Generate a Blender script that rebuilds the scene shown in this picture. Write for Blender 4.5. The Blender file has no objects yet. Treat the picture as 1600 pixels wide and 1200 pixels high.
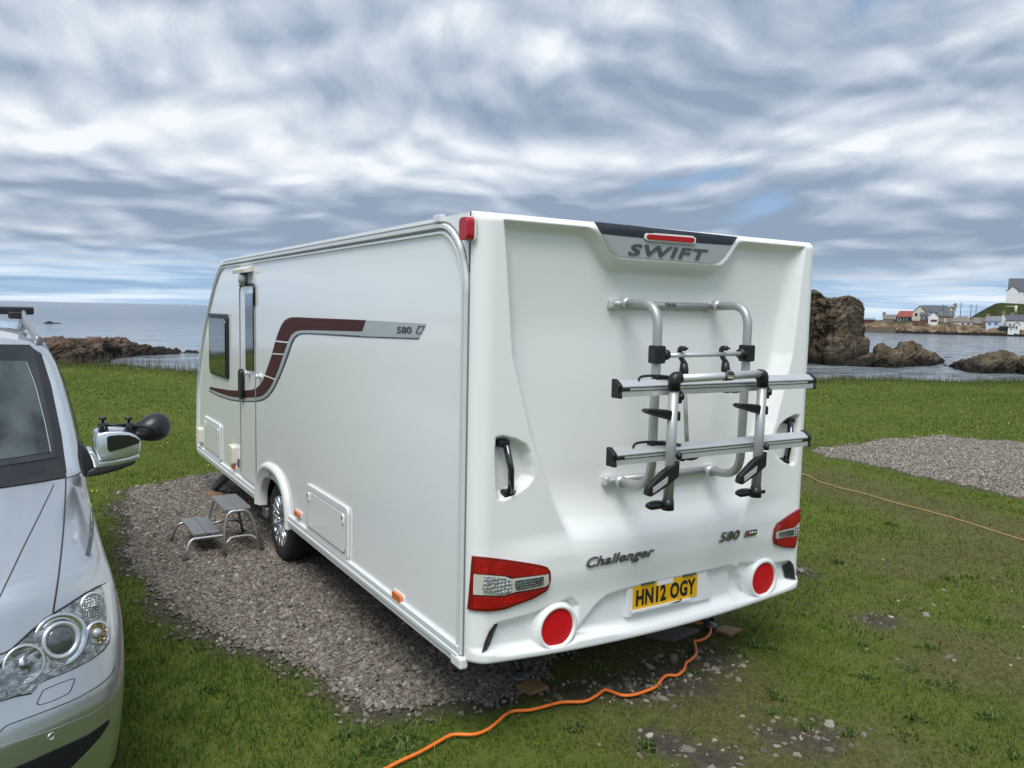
import bpy, bmesh, math, random
import numpy as np
from mathutils import Vector, Matrix, noise
from mathutils.bvhtree import BVHTree
from mathutils.geometry import delaunay_2d_cdt
random.seed(7); RNG = np.random.default_rng(7)
SC = bpy.context.scene; COL = SC.collection
R = math.radians; PI = math.pi

# ---------------------------------------------------------------- camera
CAM = np.array([-1.72090321, -3.15099369, 2.02669349])
YAW, PITCH, ROLL, FPX = .553884897, .0893301053, .0214854142, 1263.15019
_f = np.array([math.sin(YAW)*math.cos(PITCH), math.cos(YAW)*math.cos(PITCH), -math.sin(PITCH)])
_r = np.array([math.cos(YAW), -math.sin(YAW), 0.]); _u = np.cross(_r, _f)
_r, _u = math.cos(ROLL)*_r + math.sin(ROLL)*_u, -math.sin(ROLL)*_r + math.cos(ROLL)*_u
cd = bpy.data.cameras.new('camera'); cam = bpy.data.objects.new('camera', cd); COL.objects.link(cam)
cd.sensor_width = 36; cd.lens = FPX/1600*36; cd.clip_start = .05; cd.clip_end = 60000
M3 = Matrix((tuple(_r), tuple(_u), tuple(-_f))).transposed()
cam.matrix_world = Matrix.Translation(CAM) @ M3.to_4x4()
SC.camera = cam
# survey helpers: where a sight line of the photograph meets a plane of the place
def ray(px, py): return _f + (px-800)/FPX*_r - (py-600)/FPX*_u
def on_plane(px, py, ax, val):
    v = ray(px, py); return CAM + v*(val-CAM[ax])/v[ax]
def S(px, py, x=0.): return on_plane(px, py, 0, x)
def B(px, py, y=-.075): return on_plane(px, py, 1, y)
def G(px, py, z=0.): return on_plane(px, py, 2, z)
def hor(px): return 600+FPX*(_f[2]+(px-800)/FPX*_r[2])/_u[2]
def far(px, py, d):
    v = ray(px, py); return CAM + v*d/math.hypot(v[0], v[1])

# ---------------------------------------------------------------- light, sky, exposure
SUN_AZ, SUN_EL = R(222), R(60)           # azimuth clockwise from +Y
sdir = Vector((math.sin(SUN_AZ)*math.cos(SUN_EL), math.cos(SUN_AZ)*math.cos(SUN_EL), math.sin(SUN_EL)))
sd = bpy.data.lights.new('sun', 'SUN'); sd.energy = 2.0; sd.angle = R(32); sd.color = (1, .965, .91)
sun = bpy.data.objects.new('sun', sd); COL.objects.link(sun)
sun.rotation_euler = sdir.to_track_quat('Z', 'Y').to_euler(); sun.location = (0, 0, 30)
SC.view_settings.view_transform = 'Standard'; SC.view_settings.look = 'None'
SC.view_settings.exposure = .45; SC.view_settings.gamma = 1; SC.view_settings.use_curve_mapping = False

class NT:
    def __init__(s, nt): s.nt = nt; s.n = nt.nodes; s.l = nt.links
    def new(s, t, **kw):
        nd = s.n.new(t)
        for k, v in kw.items(): setattr(nd, k, v)
        return nd
    def put(s, nd, i, v):
        if v is None: return
        if isinstance(v, bpy.types.NodeSocket): s.l.new(v, nd.inputs[i])
        else:
            try: nd.inputs[i].default_value = v
            except Exception: nd.inputs[i].default_value = (*v, 1)
    def math(s, op, a, b=None, c=None, clamp=False):
        nd = s.new('ShaderNodeMath', operation=op, use_clamp=clamp)
        for i, v in enumerate((a, b, c)): s.put(nd, i, v)
        return nd.outputs[0]
    def vmath(s, op, a, b=None, out=0):
        nd = s.new('ShaderNodeVectorMath', operation=op); s.put(nd, 0, a)
        if b is not None:
            if op == 'SCALE': s.put(nd, 3, b)
            else: s.put(nd, 1, b)
        return nd.outputs[out]
    def noise(s, vec, scale, detail=4, rough=.5, dist=0, lac=2.):
        nd = s.new('ShaderNodeTexNoise'); s.put(nd, 'Vector', vec)
        for k, v in (('Scale', scale), ('Detail', detail), ('Roughness', rough), ('Distortion', dist), ('Lacunarity', lac)): nd.inputs[k].default_value = v
        return nd.outputs['Fac']
    def vor(s, vec, scale, out='Distance', rnd=1.):
        nd = s.new('ShaderNodeTexVoronoi'); s.put(nd, 'Vector', vec); nd.inputs['Scale'].default_value = scale
        nd.inputs['Randomness'].default_value = rnd; return nd.outputs[out]
    def ramp(s, fac, stops, interp='LINEAR'):
        nd = s.new('ShaderNodeValToRGB'); s.put(nd, 0, fac); e = nd.color_ramp.elements; nd.color_ramp.interpolation = interp
        while len(e) < len(stops): e.new(.5)
        for el, (p, c) in zip(e, stops): el.position = p; el.color = (*c, 1) if len(c) == 3 else c
        return nd.outputs[0]
    def mix(s, fac, a, b, blend='MIX'):
        nd = s.new('ShaderNodeMix', data_type='RGBA', blend_type=blend); s.put(nd, 0, fac); s.put(nd, 6, a); s.put(nd, 7, b)
        return nd.outputs[2]
    def maprange(s, v, a, b, c=0., d=1., smooth=True):
        nd = s.new('ShaderNodeMapRange', interpolation_type='SMOOTHSTEP' if smooth else 'LINEAR'); s.put(nd, 0, v)
        for i, q in enumerate((a, b, c, d)): nd.inputs[i+1].default_value = q
        return nd.outputs[0]
    def mapping(s, vec, loc=(0, 0, 0), rot=(0, 0, 0), sc=(1, 1, 1)):
        nd = s.new('ShaderNodeMapping'); s.put(nd, 0, vec); nd.inputs[1].default_value = loc; nd.inputs[2].default_value = rot; nd.inputs[3].default_value = sc
        return nd.outputs[0]

def build_world():
    w = bpy.data.worlds.new('World'); SC.world = w; w.use_nodes = True
    t = NT(w.node_tree); t.n.clear()
    out = t.new('ShaderNodeOutputWorld'); bg = t.new('ShaderNodeBackground'); bg.inputs[1].default_value = .1
    t.l.new(bg.outputs[0], out.inputs[0])
    sky = t.new('ShaderNodeTexSky', sky_type='NISHITA'); sky.sun_disc = False
    sky.sun_elevation = SUN_EL; sky.sun_rotation = SUN_AZ; sky.air_density = 1.; sky.dust_density = .6; sky.ozone_density = 2.
    tc = t.new('ShaderNodeTexCoord'); d = tc.outputs['Generated']
    sep = t.new('ShaderNodeSeparateXYZ'); t.l.new(d, sep.inputs[0])
    dz = t.math('MAXIMUM', sep.outputs[2], 0.0)
    # cloud chart: bearing across, height with its horizon crowding up
    rt = t.mapping(d, rot=(0, 0, YAW)); sr = t.new('ShaderNodeSeparateXYZ'); t.l.new(rt, sr.inputs[0])
    cmb = t.new('ShaderNodeCombineXYZ'); t.put(cmb, 0, t.math('ARCTAN2', sr.outputs[0], sr.outputs[1])); t.put(cmb, 1, t.math('MULTIPLY', t.math('LOGARITHM', t.math('ADD', dz, .07), 2.71828), .62)); cmb.inputs[2].default_value = .3
    p = t.mapping(cmb.outputs[0], loc=SKY_LOC)
    def warp(v, sc, amt, det=3):
        wv = t.new('ShaderNodeTexNoise'); t.put(wv, 'Vector', v); wv.inputs['Scale'].default_value = sc; wv.inputs['Detail'].default_value = det
        return t.vmath('ADD', v, t.vmath('SCALE', t.vmath('SUBTRACT', wv.outputs['Color'], (.5, .5, .5)), amt))
    pw = warp(warp(p, 2.4, .22, 2), 9., .07, 3)
    def puffs(v, sc):
        nd = t.new('ShaderNodeTexVoronoi', feature='SMOOTH_F1', voronoi_dimensions='2D'); t.put(nd, 'Vector', v); nd.inputs['Scale'].default_value = sc; nd.inputs['Smoothness'].default_value = .55
        return t.math('SUBTRACT', .62, t.math('MULTIPLY', nd.outputs['Distance'], .75))
    def clumps(v): return t.math('ADD', t.math('MULTIPLY', t.noise(v, 3.6, 9, .56), .58), t.math('ADD', t.math('MULTIPLY', puffs(v, 6.), .30), t.math('MULTIPLY', puffs(v, 15.), .22)))
    cover = clumps(pw); cover2 = clumps(t.vmath('ADD', pw, (.010, .042, .0)))
    big = t.noise(t.mapping(p, loc=(5.2, 1.3, 0)), 2.2, 3, .5)
    lit = t.math('SUBTRACT', cover, cover2)                           # edges facing the light
    fine = t.noise(t.mapping(pw, loc=(9, 4, 2)), 14., 7, .6)
    # decks: a bright one half way up, a slate one under it, pale air along the horizon
    ez = t.math('ADD', sep.outputs[2], t.math('MULTIPLY', t.math('SUBTRACT', t.noise(p, 2.0, 4, .55), .5), .10))
    def bump(c, w): return t.math('POWER', 2.718, t.math('MULTIPLY', t.math('POWER', t.math('DIVIDE', t.math('SUBTRACT', ez, c), w), 2.), -1.))
    deck = t.math('ADD', t.math('MULTIPLY', bump(.175, .035), .20), t.math('MULTIPLY', bump(.085, .035), -.24))
    tone = t.math('ADD', t.math('ADD', t.math('MULTIPLY', cover, .15), t.math('MULTIPLY', big, .95)),
                  t.math('ADD', t.math('MULTIPLY', lit, 1.45), t.math('MULTIPLY', fine, .34)))
    tone = t.math('ADD', tone, deck)
    cl = t.ramp(t.maprange(tone, TONE0, TONE1, smooth=False), [(0, (.215, .275, .365)), (.25, (.295, .358, .448)), (.5, (.405, .462, .545)), (.75, (.525, .575, .635)), (1, (.67, .70, .735))])
    st = t.noise(t.mapping(warp(p, 4., .12), loc=(3.1, 2.2, 0), sc=(1.2, 4., 1)), 2.6, 7, .58)
    low = t.ramp(t.maprange(st, .36, .64, smooth=False), [(0, (.22, .335, .50)), (.4, (.29, .42, .60)), (.7, (.45, .57, .70)), (1, (.64, .71, .78))])
    lowmask = t.maprange(t.math('ADD', sep.outputs[2], t.math('MULTIPLY', t.math('SUBTRACT', st, .5), .05)), .075, .03)
    cl = t.mix(t.math('MULTIPLY', lowmask, .85), cl, low)
    mask = t.maprange(t.math('ADD', cover, t.math('MULTIPLY', t.math('SUBTRACT', big, .5), .5)), .17, .31)
    mask = t.math('MAXIMUM', mask, lowmask)
    blue = t.mix(.6, t.vmath('SCALE', sky.outputs[0], .08), (.20, .335, .58, 1))
    c = t.mix(mask, blue, cl)
    # thinner, brighter cloud round the hidden sun
    dot = t.vmath('DOT_PRODUCT', d, tuple(sdir), out=1)
    g1 = t.math('POWER', t.math('MAXIMUM', dot, 0.), 3.0)
    g2 = t.math('POWER', t.math('MAXIMUM', dot, 0.), 30.0)
    gain = t.math('ADD', t.math('ADD', 1., t.math('MULTIPLY', g1, GLOW1)), t.math('MULTIPLY', g2, GLOW2))
    c = t.vmath('SCALE', c, t.math('MULTIPLY', gain, 10.*SKYGAIN))
    t.l.new(c, bg.inputs[0])
SKY_LOC = (-.6, 0, 0); TONE0, TONE1 = .50, 1.05; GLOW1, GLOW2, SKYGAIN = 1.1, 1.5, 1.0
build_world()

# ---------------------------------------------------------------- materials
MATS = {}
def mat(name, col=(.8, .8, .8), rough=.5, metal=0., coat=0., var=0., vscale=8., bump=0., bscale=60., spec=.5, fn=None):
    if name in MATS: return MATS[name]
    m = bpy.data.materials.new(name); m.use_nodes = True; t = NT(m.node_tree)
    b = t.n['Principled BSDF']; b.inputs['Base Color'].default_value = (*col, 1); b.inputs['Roughness'].default_value = rough
    b.inputs['Metallic'].default_value = metal; b.inputs['Coat Weight'].default_value = coat; b.inputs['Coat Roughness'].default_value = .04
    b.inputs['Specular IOR Level'].default_value = spec
    ob = t.new('ShaderNodeTexCoord').outputs['Object']
    if var:
        f = t.noise(ob, vscale, 5, .6)
        t.l.new(t.mix(f, tuple(c*(1-var) for c in col)+(1,), tuple(min(1, c*(1+var)) for c in col)+(1,)), b.inputs['Base Color'])
        t.l.new(t.math('ADD', rough-.06, t.math('MULTIPLY', f, .12)), b.inputs['Roughness'])
    if bump:
        bn = t.new('ShaderNodeBump'); bn.inputs['Strength'].default_value = bump; bn.inputs['Distance'].default_value = .01
        t.l.new(t.noise(ob, bscale, 5, .6), bn.inputs['Height']); t.l.new(bn.outputs[0], b.inputs['Normal'])
    if fn: fn(t, b, ob)
    MATS[name] = m; return m
def bumpnode(t, b, h, strength, dist=.01):
    bn = t.new('ShaderNodeBump'); bn.inputs['Strength'].default_value = strength; bn.inputs['Distance'].default_value = dist
    t.put(bn, 'Height', h); t.l.new(bn.outputs[0], b.inputs['Normal'])

# ---------------------------------------------------------------- mesh helpers
ORI = {}
def mesh_of(name, V, F, smooth=False, mats=(), midx=None):
    me = bpy.data.meshes.new(name); V = np.asarray(V, dtype=np.float32).reshape(-1, 3)
    if isinstance(F, np.ndarray):
        n = F.shape[1]; me.vertices.add(len(V)); me.vertices.foreach_set('co', V.ravel())
        me.loops.add(F.size); me.loops.foreach_set('vertex_index', F.astype(np.int32).ravel())
        me.polygons.add(len(F)); me.polygons.foreach_set('loop_start', np.arange(0, F.size, n, dtype=np.int32))
    else: me.from_pydata([tuple(v) for v in V], [], F)
    for m in mats: me.materials.append(m)
    if midx is not None: me.polygons.foreach_set('material_index', np.asarray(midx, dtype=np.int32))
    me.polygons.foreach_set('use_smooth', np.full(len(me.polygons), bool(smooth)))
    me.update(); me.validate(); return me
def link(name, me, parent=None):
    o = bpy.data.objects.new(name, me); COL.objects.link(o)
    if parent is not None:
        o.parent = parent; org = ORI.get(parent.name, Vector((0, 0, 0)))
        if org.length > 0: me.transform(Matrix.Translation(-org))
        ORI[o.name] = org
    return o
def tag(o, label, cat, group=None):
    o['label'] = label; o['category'] = cat
    if group: o['group'] = group
    return o
def kind(o, k): o['kind'] = k; return o
def thing(name, loc, label, cat, group=None):
    o = bpy.data.objects.new(name, None); COL.objects.link(o); o.location = loc; o.empty_display_size = .1
    ORI[o.name] = Vector(loc); return tag(o, label, cat, group)

def frame_of(d, hint=(0, 0, 1)):
    d = Vector(d).normalized(); h = Vector(hint)
    if abs(d.dot(h)) > .97: h = Vector((1, 0, 0))
    a = d.cross(h).normalized(); return a, d.cross(a).normalized(), d
def round_path(pts, r, n=6):
    P = [Vector(p) for p in pts]; out = [P[0]]
    for i in range(1, len(P)-1):
        a, b, c = P[i-1], P[i], P[i+1]; u = (a-b); v = (c-b); k = min(r, u.length*.49, v.length*.49)
        s, e = b+u.normalized()*k, b+v.normalized()*k
        for j in range(n+1):
            q = j/n; out.append(s*(1-q)**2 + b*2*q*(1-q) + e*q*q)
    out.append(P[-1]); return out
def smooth_path(pts, n=8):
    P = [Vector(p) for p in pts]; out = []
    for i in range(len(P)-1):
        a, b, c, d = P[max(i-1, 0)], P[i], P[i+1], P[min(i+2, len(P)-1)]
        for j in range(n):
            q = j/n; out.append(.5*((2*b)+(c-a)*q+(2*a-5*b+4*c-d)*q*q+(3*b-a-3*c+d)*q**3))
    out.append(P[-1]); return out

class MB:
    def __init__(s): s.V = []; s.F = []; s.M = []; s.SM = []; s.mi = 0; s.sm = False
    def add(s, V, F):
        o = len(s.V); s.V += [tuple(v) for v in V]
        for f in F: s.F.append(tuple(i+o for i in f)); s.M.append(s.mi); s.SM.append(s.sm)
        return s
    def box(s, c, size, rot=None, bev=0., seg=2):
        bm = bmesh.new(); bmesh.ops.create_cube(bm, size=1); bmesh.ops.scale(bm, vec=size, verts=bm.verts)
        if bev: bmesh.ops.bevel(bm, geom=bm.edges[:], offset=bev, segments=seg, profile=.5, affect='EDGES')
        if rot is not None: bmesh.ops.transform(bm, matrix=rot.to_4x4(), verts=bm.verts)
        bmesh.ops.translate(bm, vec=c, verts=bm.verts); s.bm(bm); return s
    def bm(s, bm):
        bm.verts.index_update(); s.add([v.co for v in bm.verts], [[v.index for v in f.verts] for f in bm.faces]); bm.free()
    def tube(s, path, r, n=12, cap=True, flat=1., hint=(0, 0, 1)):
        P = [Vector(p) for p in path]; m = len(P); rr = r if hasattr(r, '__len__') else [r]*m; V = []
        a = None
        for i in range(m):
            d = (P[min(i+1, m-1)]-P[max(i-1, 0)]).normalized()
            if a is None: a, b, _ = frame_of(d, hint)
            else: a = (a-d*a.dot(d)).normalized(); b = d.cross(a)
            for k in range(n):
                q = 2*PI*k/n; V.append(P[i]+a*math.cos(q)*rr[i]+b*math.sin(q)*rr[i]*flat)
        F = [(i*n+k, i*n+(k+1) % n, (i+1)*n+(k+1) % n, (i+1)*n+k) for i in range(m-1) for k in range(n)]
        if cap: F += [tuple(range(n))[::-1], tuple(range((m-1)*n, m*n))]
        sm = s.sm; s.sm = True; s.add(V, F); s.sm = sm; return s
    def lathe(s, prof, c, axis, n=32, hint=(0, 0, 1), cap=False, ry=1.):   # prof: (radius, height along axis)
        a, b, d = frame_of(axis, hint); c = Vector(c); V = []; m = len(prof)
        for r, h in prof:
            for k in range(n):
                q = 2*PI*k/n; V.append(c+d*h+a*r*math.cos(q)+b*r*math.sin(q)*ry)
        F = [(i*n+k, i*n+(k+1) % n, (i+1)*n+(k+1) % n, (i+1)*n+k) for i in range(m-1) for k in range(n)]
        if cap: F += [tuple(range(n))[::-1], tuple(range((m-1)*n, m*n))]
        sm = s.sm; s.sm = True; s.add(V, F); s.sm = sm; return s
    def prism(s, poly, vec, bev=0.):
        P = [Vector(p) for p in poly]; v = Vector(vec); n = len(P)
        if bev:
            bm = bmesh.new(); a = [bm.verts.new(p) for p in P]; f = bm.faces.new(a)
            r = bmesh.ops.extrude_face_region(bm, geom=[f]); nv = [e for e in r['geom'] if isinstance(e, bmesh.types.BMVert)]
            bmesh.ops.translate(bm, vec=v, verts=nv)
            bmesh.ops.recalc_face_normals(bm, faces=bm.faces)
            bmesh.ops.bevel(bm, geom=[e for e in bm.edges], offset=bev, segments=2, profile=.5, affect='EDGES', clamp_overlap=True)
            s.bm(bm); return s
        s.add(P+[p+v for p in P], [tuple(range(n))[::-1], tuple(range(n, 2*n))]+[(i, (i+1) % n, n+(i+1) % n, n+i) for i in range(n)]); return s
    def ell(s, c, rad, rot=None, nu=20, nv=12, fn=None):
        V = []; c = Vector(c)
        for j in range(nv+1):
            th = PI*j/nv
            for i in range(nu):
                ph = 2*PI*i/nu; p = Vector((math.sin(th)*math.cos(ph)*rad[0], math.sin(th)*math.sin(ph)*rad[1], math.cos(th)*rad[2]))
                if fn: p = fn(p)
                if rot is not None: p = rot @ p
                V.append(c+p)
        F = [(j*nu+i, (j+1)*nu+i, (j+1)*nu+(i+1) % nu, j*nu+(i+1) % nu) for j in range(nv) for i in range(nu)]
        sm = s.sm; s.sm = True; s.add(V, F); s.sm = sm; return s
    def build(s, name, mats, parent=None, smooth=None, recalc=True, weld=False):
        if not isinstance(mats, (list, tuple)): mats = [mats]
        me = bpy.data.meshes.new(name); me.from_pydata(s.V, [], s.F)
        for m in mats: me.materials.append(m)
        me.polygons.foreach_set('material_index', s.M)
        me.polygons.foreach_set('use_smooth', s.SM if smooth is None else [smooth]*len(s.F))
        if recalc or weld:
            bm = bmesh.new(); bm.from_mesh(me)
            if weld: bmesh.ops.remove_doubles(bm, verts=bm.verts, dist=1e-5)
            if recalc: bmesh.ops.recalc_face_normals(bm, faces=bm.faces)
            bm.to_mesh(me); bm.free()
        me.update(); return link(name, me, parent)
def sharp(o, deg=35):
    o.data.polygons.foreach_set('use_smooth', [True]*len(o.data.polygons)); o.data.set_sharp_from_angle(angle=R(deg)); return o

def text_mesh(txt, bold=0., shear=0., space=1.):
    c = bpy.data.curves.new('t', 'FONT'); c.body = txt; c.offset = bold; c.shear = shear; c.space_character = space; c.resolution_u = 3; c.extrude = 0
    o = bpy.data.objects.new('t', c); COL.objects.link(o)
    me = bpy.data.meshes.new_from_object(o.evaluated_get(bpy.context.evaluated_depsgraph_get()))
    bpy.data.objects.remove(o); bpy.data.curves.remove(c)
    V = np.array([v.co[:2] for v in me.vertices]); F = [tuple(p.vertices) for p in me.polygons]; bpy.data.meshes.remove(me)
    V -= V.min(0); V /= V.max(0); return V, F
def text_on(name, txt, fn, m, parent, thick=.002, **kw):          # fn(u,v,h) -> point
    V, F = text_mesh(txt, **kw); mb = MB(); n = len(V)
    top = [fn(u, v, thick) for u, v in V]; bot = [fn(u, v, 0) for u, v in V]
    cnt = {}
    for f in F:
        for a, b in zip(f, f[1:]+f[:1]): cnt[(a, b)] = 1
    side = [(a, b, b+n, a+n) for (a, b) in cnt if (b, a) not in cnt]
    mb.add(top+bot, list(F)+side)
    return mb.build(name, m, parent, smooth=False, recalc=False)

def px_patch(poly, cast, step, off, thick=0.):                    # polygon of sight lines -> draped mesh (verts, faces, boundary)
    P = np.array(poly, float); B_ = []
    for a, b in zip(P, np.roll(P, -1, 0)):
        k = max(1, int(np.hypot(*(b-a))/step)); B_ += [tuple(a+(b-a)*i/k) for i in range(k)]
    nb = len(B_); x0, y0 = P.min(0); x1, y1 = P.max(0); I = []
    bx = np.array(B_)
    for yy in np.arange(y0+step/2, y1, step):
        for xx in np.arange(x0+step/2, x1, step):
            if np.min(np.hypot(bx[:, 0]-xx, bx[:, 1]-yy)) > step*.6: I.append((xx, yy))
    vs, _, fs, *_r2 = delaunay_2d_cdt([Vector(p) for p in B_+I], [(i, (i+1) % nb) for i in range(nb)], [], 1, 1e-4)
    W = []; ok = []
    for v in vs:
        h = cast(v.x, v.y)
        if h is None: W.append(None)
        else: W.append(h[0]+h[1]*off)
    idx = {}; V = []
    for i, w in enumerate(W):
        if w is not None: idx[i] = len(V); V.append(w)
    F = [tuple(idx[i] for i in f) for f in fs if all(i in idx for i in f)]
    return V, F
def drape(name, poly, cast, m, parent, step=6, off=.003, rim=0., smooth=True):
    V, F = px_patch(poly, cast, step, off)
    if rim:                                                        # close the edge back to the surface
        cnt = {}
        for f in F:
            for a, b in zip(f, f[1:]+f[:1]): cnt[(a, b)] = 1
        E = [(a, b) for (a, b) in cnt if (b, a) not in cnt]; n0 = len(V); mp = {}
        V2 = list(V)
        W, _ = px_patch(poly, cast, step, off-rim)
        for a, b in E:
            for q in (a, b):
                if q not in mp: mp[q] = len(V2); V2.append(W[q])
        F = F+[(b, a, mp[a], mp[b]) for a, b in E]; V = V2
    mb = MB(); mb.add(V, F); o = mb.build(name, m, parent, smooth=smooth)
    if rim: o.data.set_sharp_from_angle(angle=R(40))
    return o
def ribbon(name, pts, cast, w, m, parent, off=.002, n=6, round_=False):
    P = smooth_path([(a, b, 0) for a, b in pts], n) if n > 1 else [Vector((a, b, 0)) for a, b in pts]
    H = [cast(p.x, p.y) for p in P]; H = [h for h in H if h is not None]; mb = MB(); V = []
    if round_:
        mb.tube([h[0]+h[1]*off for h in H], w/2, 8); return mb.build(name, m, parent)
    for i, (q, nn) in enumerate(H):
        d = H[min(i+1, len(H)-1)][0]-H[max(i-1, 0)][0]; s = d.cross(nn).normalized()*w/2
        V += [q+s+nn*off, q-s+nn*off]
    mb.add(V, [(2*i, 2*i+2, 2*i+3, 2*i+1) for i in range(len(H)-1)]); return mb.build(name, m, parent, smooth=True)
def bvh_cast(bvh):
    o = Vector(CAM)
    def c(px, py):
        d = Vector(ray(px, py)).normalized(); h = bvh.ray_cast(o, d)
        if h[0] is None: return None
        nn = h[1] if h[1].dot(d) < 0 else -h[1]
        return h[0], nn
    return c
def mirror_obj(o, name, xc2, parent):                              # copy mirrored in x about x = xc2/2
    me = o.data.copy(); org = ORI.get(o.name, Vector((0, 0, 0)))
    V = np.empty(len(me.vertices)*3, np.float32); me.vertices.foreach_get('co', V); V = V.reshape(-1, 3)
    V[:, 0] = xc2-2*org.x-V[:, 0]; me.vertices.foreach_set('co', V.ravel()); me.flip_normals()
    c = bpy.data.objects.new(name, me); COL.objects.link(c); c.parent = parent; ORI[c.name] = org; return c

# numpy fractal value noise
def vnoise(x, y, seed=0):
    xi = np.floor(x).astype(np.int64); yi = np.floor(y).astype(np.int64); fx = x-xi; fy = y-yi
    fx = fx*fx*(3-2*fx); fy = fy*fy*(3-2*fy)
    def h(a, b):
        n = (a*374761393 + b*668265263 + seed*974634777) & 0x7fffffff; n = ((n ^ (n >> 13))*1274126177) & 0x7fffffff
        return ((n ^ (n >> 16)) & 0xffff)/65535.
    return (h(xi, yi)*(1-fx)+h(xi+1, yi)*fx)*(1-fy)+(h(xi, yi+1)*(1-fx)+h(xi+1, yi+1)*fx)*fy
def fbm(x, y, oct=4, seed=0):
    s = 0; a = 1; t = 0
    for i in range(oct): s = s+a*vnoise(x*2**i, y*2**i, seed+i*17); t += a; a *= .5
    return s/t
def sstep(a, b, x): q = np.clip((x-a)/(b-a), 0, 1); return q*q*(3-2*q)
def poly_sd(x, y, poly):                                           # signed distance, negative inside
    P = np.asarray(poly, float); d = np.full(np.shape(x), 1e9); ins = np.zeros(np.shape(x), bool)
    for (ax, ay), (bx, by) in zip(P, np.roll(P, -1, 0)):
        ex, ey = bx-ax, by-ay; wx, wy = x-ax, y-ay; q = np.clip((wx*ex+wy*ey)/(ex*ex+ey*ey+1e-12), 0, 1)
        d = np.minimum(d, np.hypot(wx-ex*q, wy-ey*q))
        c = ((ay > y) != (by > y)) & (x < ex*(y-ay)/(ey+1e-12)+ax); ins ^= c
    return np.where(ins, -d, d)

# ================================================================ GROUND, SEA, SHORE
PAD1 = [(-.70, 6.4), (.32, 6.85), (2.6, 7.2), (3.5, 6.6), (3.6, 1.0), (2.5, 1.05), (1.6, .95), (.95, .62), (.74, .45), (.365, .39), (-.02, .46), (-.22, .60), (-.45, 1.32), (-.75, 2.05), (-.89, 2.7), (-.93, 4.2)]
PAD2 = [(8.55, 4.8), (10.4, 4.95), (12.2, 4.8), (12.7, 3.7), (12.9, -4), (8.0, -4.2), (8.1, 1.5)]
SEA_Z = -2.5
def edge_y(x): return np.interp(x, [-60, -20, -10, -3, -.4, 2.6, 8, 14, 19.9, 26.5, 40, 90], [70, 44, 34, 28, 25.4, 21.6, 18.4, 15.4, 12.9, 10.7, 7, -8])
def edge_dist(x, y): return (y-edge_y(x)-.5*(fbm(x*.7, y*0+3., 3, 5)-.5)*1.4)*.9
BARE = [(G(1070, 1052), .28), (G(985, 1078), .2), (G(1030, 1070), .2), (G(1110, 1035), .2), (G(1040, 1165), .13), (G(1105, 1185), .15), (G(1290, 1140), .10), (G(900, 1085), .14), (G(1250, 1150), .18), (G(1370, 970), .12),
        (G(310, 985), .14), (G(200, 770), .16)]
YC = [G(1236, 738), G(1300, 758), G(1400, 785), G(1500, 813), G(1598, 845), G(1700, 880)]
def masks(x, y):
    d1 = poly_sd(x, y, PAD1); d2 = poly_sd(x, y, PAD2); wob = (fbm(x*3., y*3., 3, 2)-.5)*.22
    gr = np.maximum(sstep(.06, -.06, d1+wob), sstep(.10, -.08, d2+wob*1.4))
    bare = sstep(.24, .04, d1+wob)*sstep(.08, .3, fbm(x*1.3, y*1.3, 2, 8)-.2)*.95
    bare = np.maximum(bare, sstep(.22, .03, d2+wob)*.7)
    for c, r in BARE: bare = np.maximum(bare, sstep(1.5, .35, np.hypot(x-c[0], (y-c[1]))/r+(fbm(x*7, y*7, 3, 4)-.5)*1.6))
    n = fbm(x*.9+3, y*.9, 4, 11)
    fore = sstep(1.9, .2, y)*sstep(.1, 1.6, x)*sstep(9, 5, x)
    lane = np.zeros_like(x)
    for a, b in zip(YC[:-1], YC[1:]):
        e = np.array(b[:2])-a[:2]; q = np.clip(((x-a[0])*e[0]+(y-a[1])*e[1])/(e@e), 0, 1)
        lane = np.maximum(lane, sstep(1.15, .15, np.hypot(x-a[0]-e[0]*q, y-a[1]-e[1]*q+.25)))
    worn = np.clip(np.maximum(fore*.95, lane*.95)*sstep(.25, .58, n)*1.3, 0, 1)
    return gr, np.clip(bare, 0, 1), worn
def ground_z(x, y):
    z = (fbm(x*.35, y*.35, 3, 21)-.5)*.05*sstep(2.0, 9., np.hypot(x-1, y-2)) + (fbm(x*2.1, y*2.1, 3, 9)-.5)*.018
    e = edge_dist(x, y)
    z = z + .16*sstep(-3.2, -.3, e)*(fbm(x*.8, y*.8, 2, 31)+.1)
    z = z - np.clip(e, 0, 40)*.75*sstep(0, .8, e); return np.maximum(z, -6.5)

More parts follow.
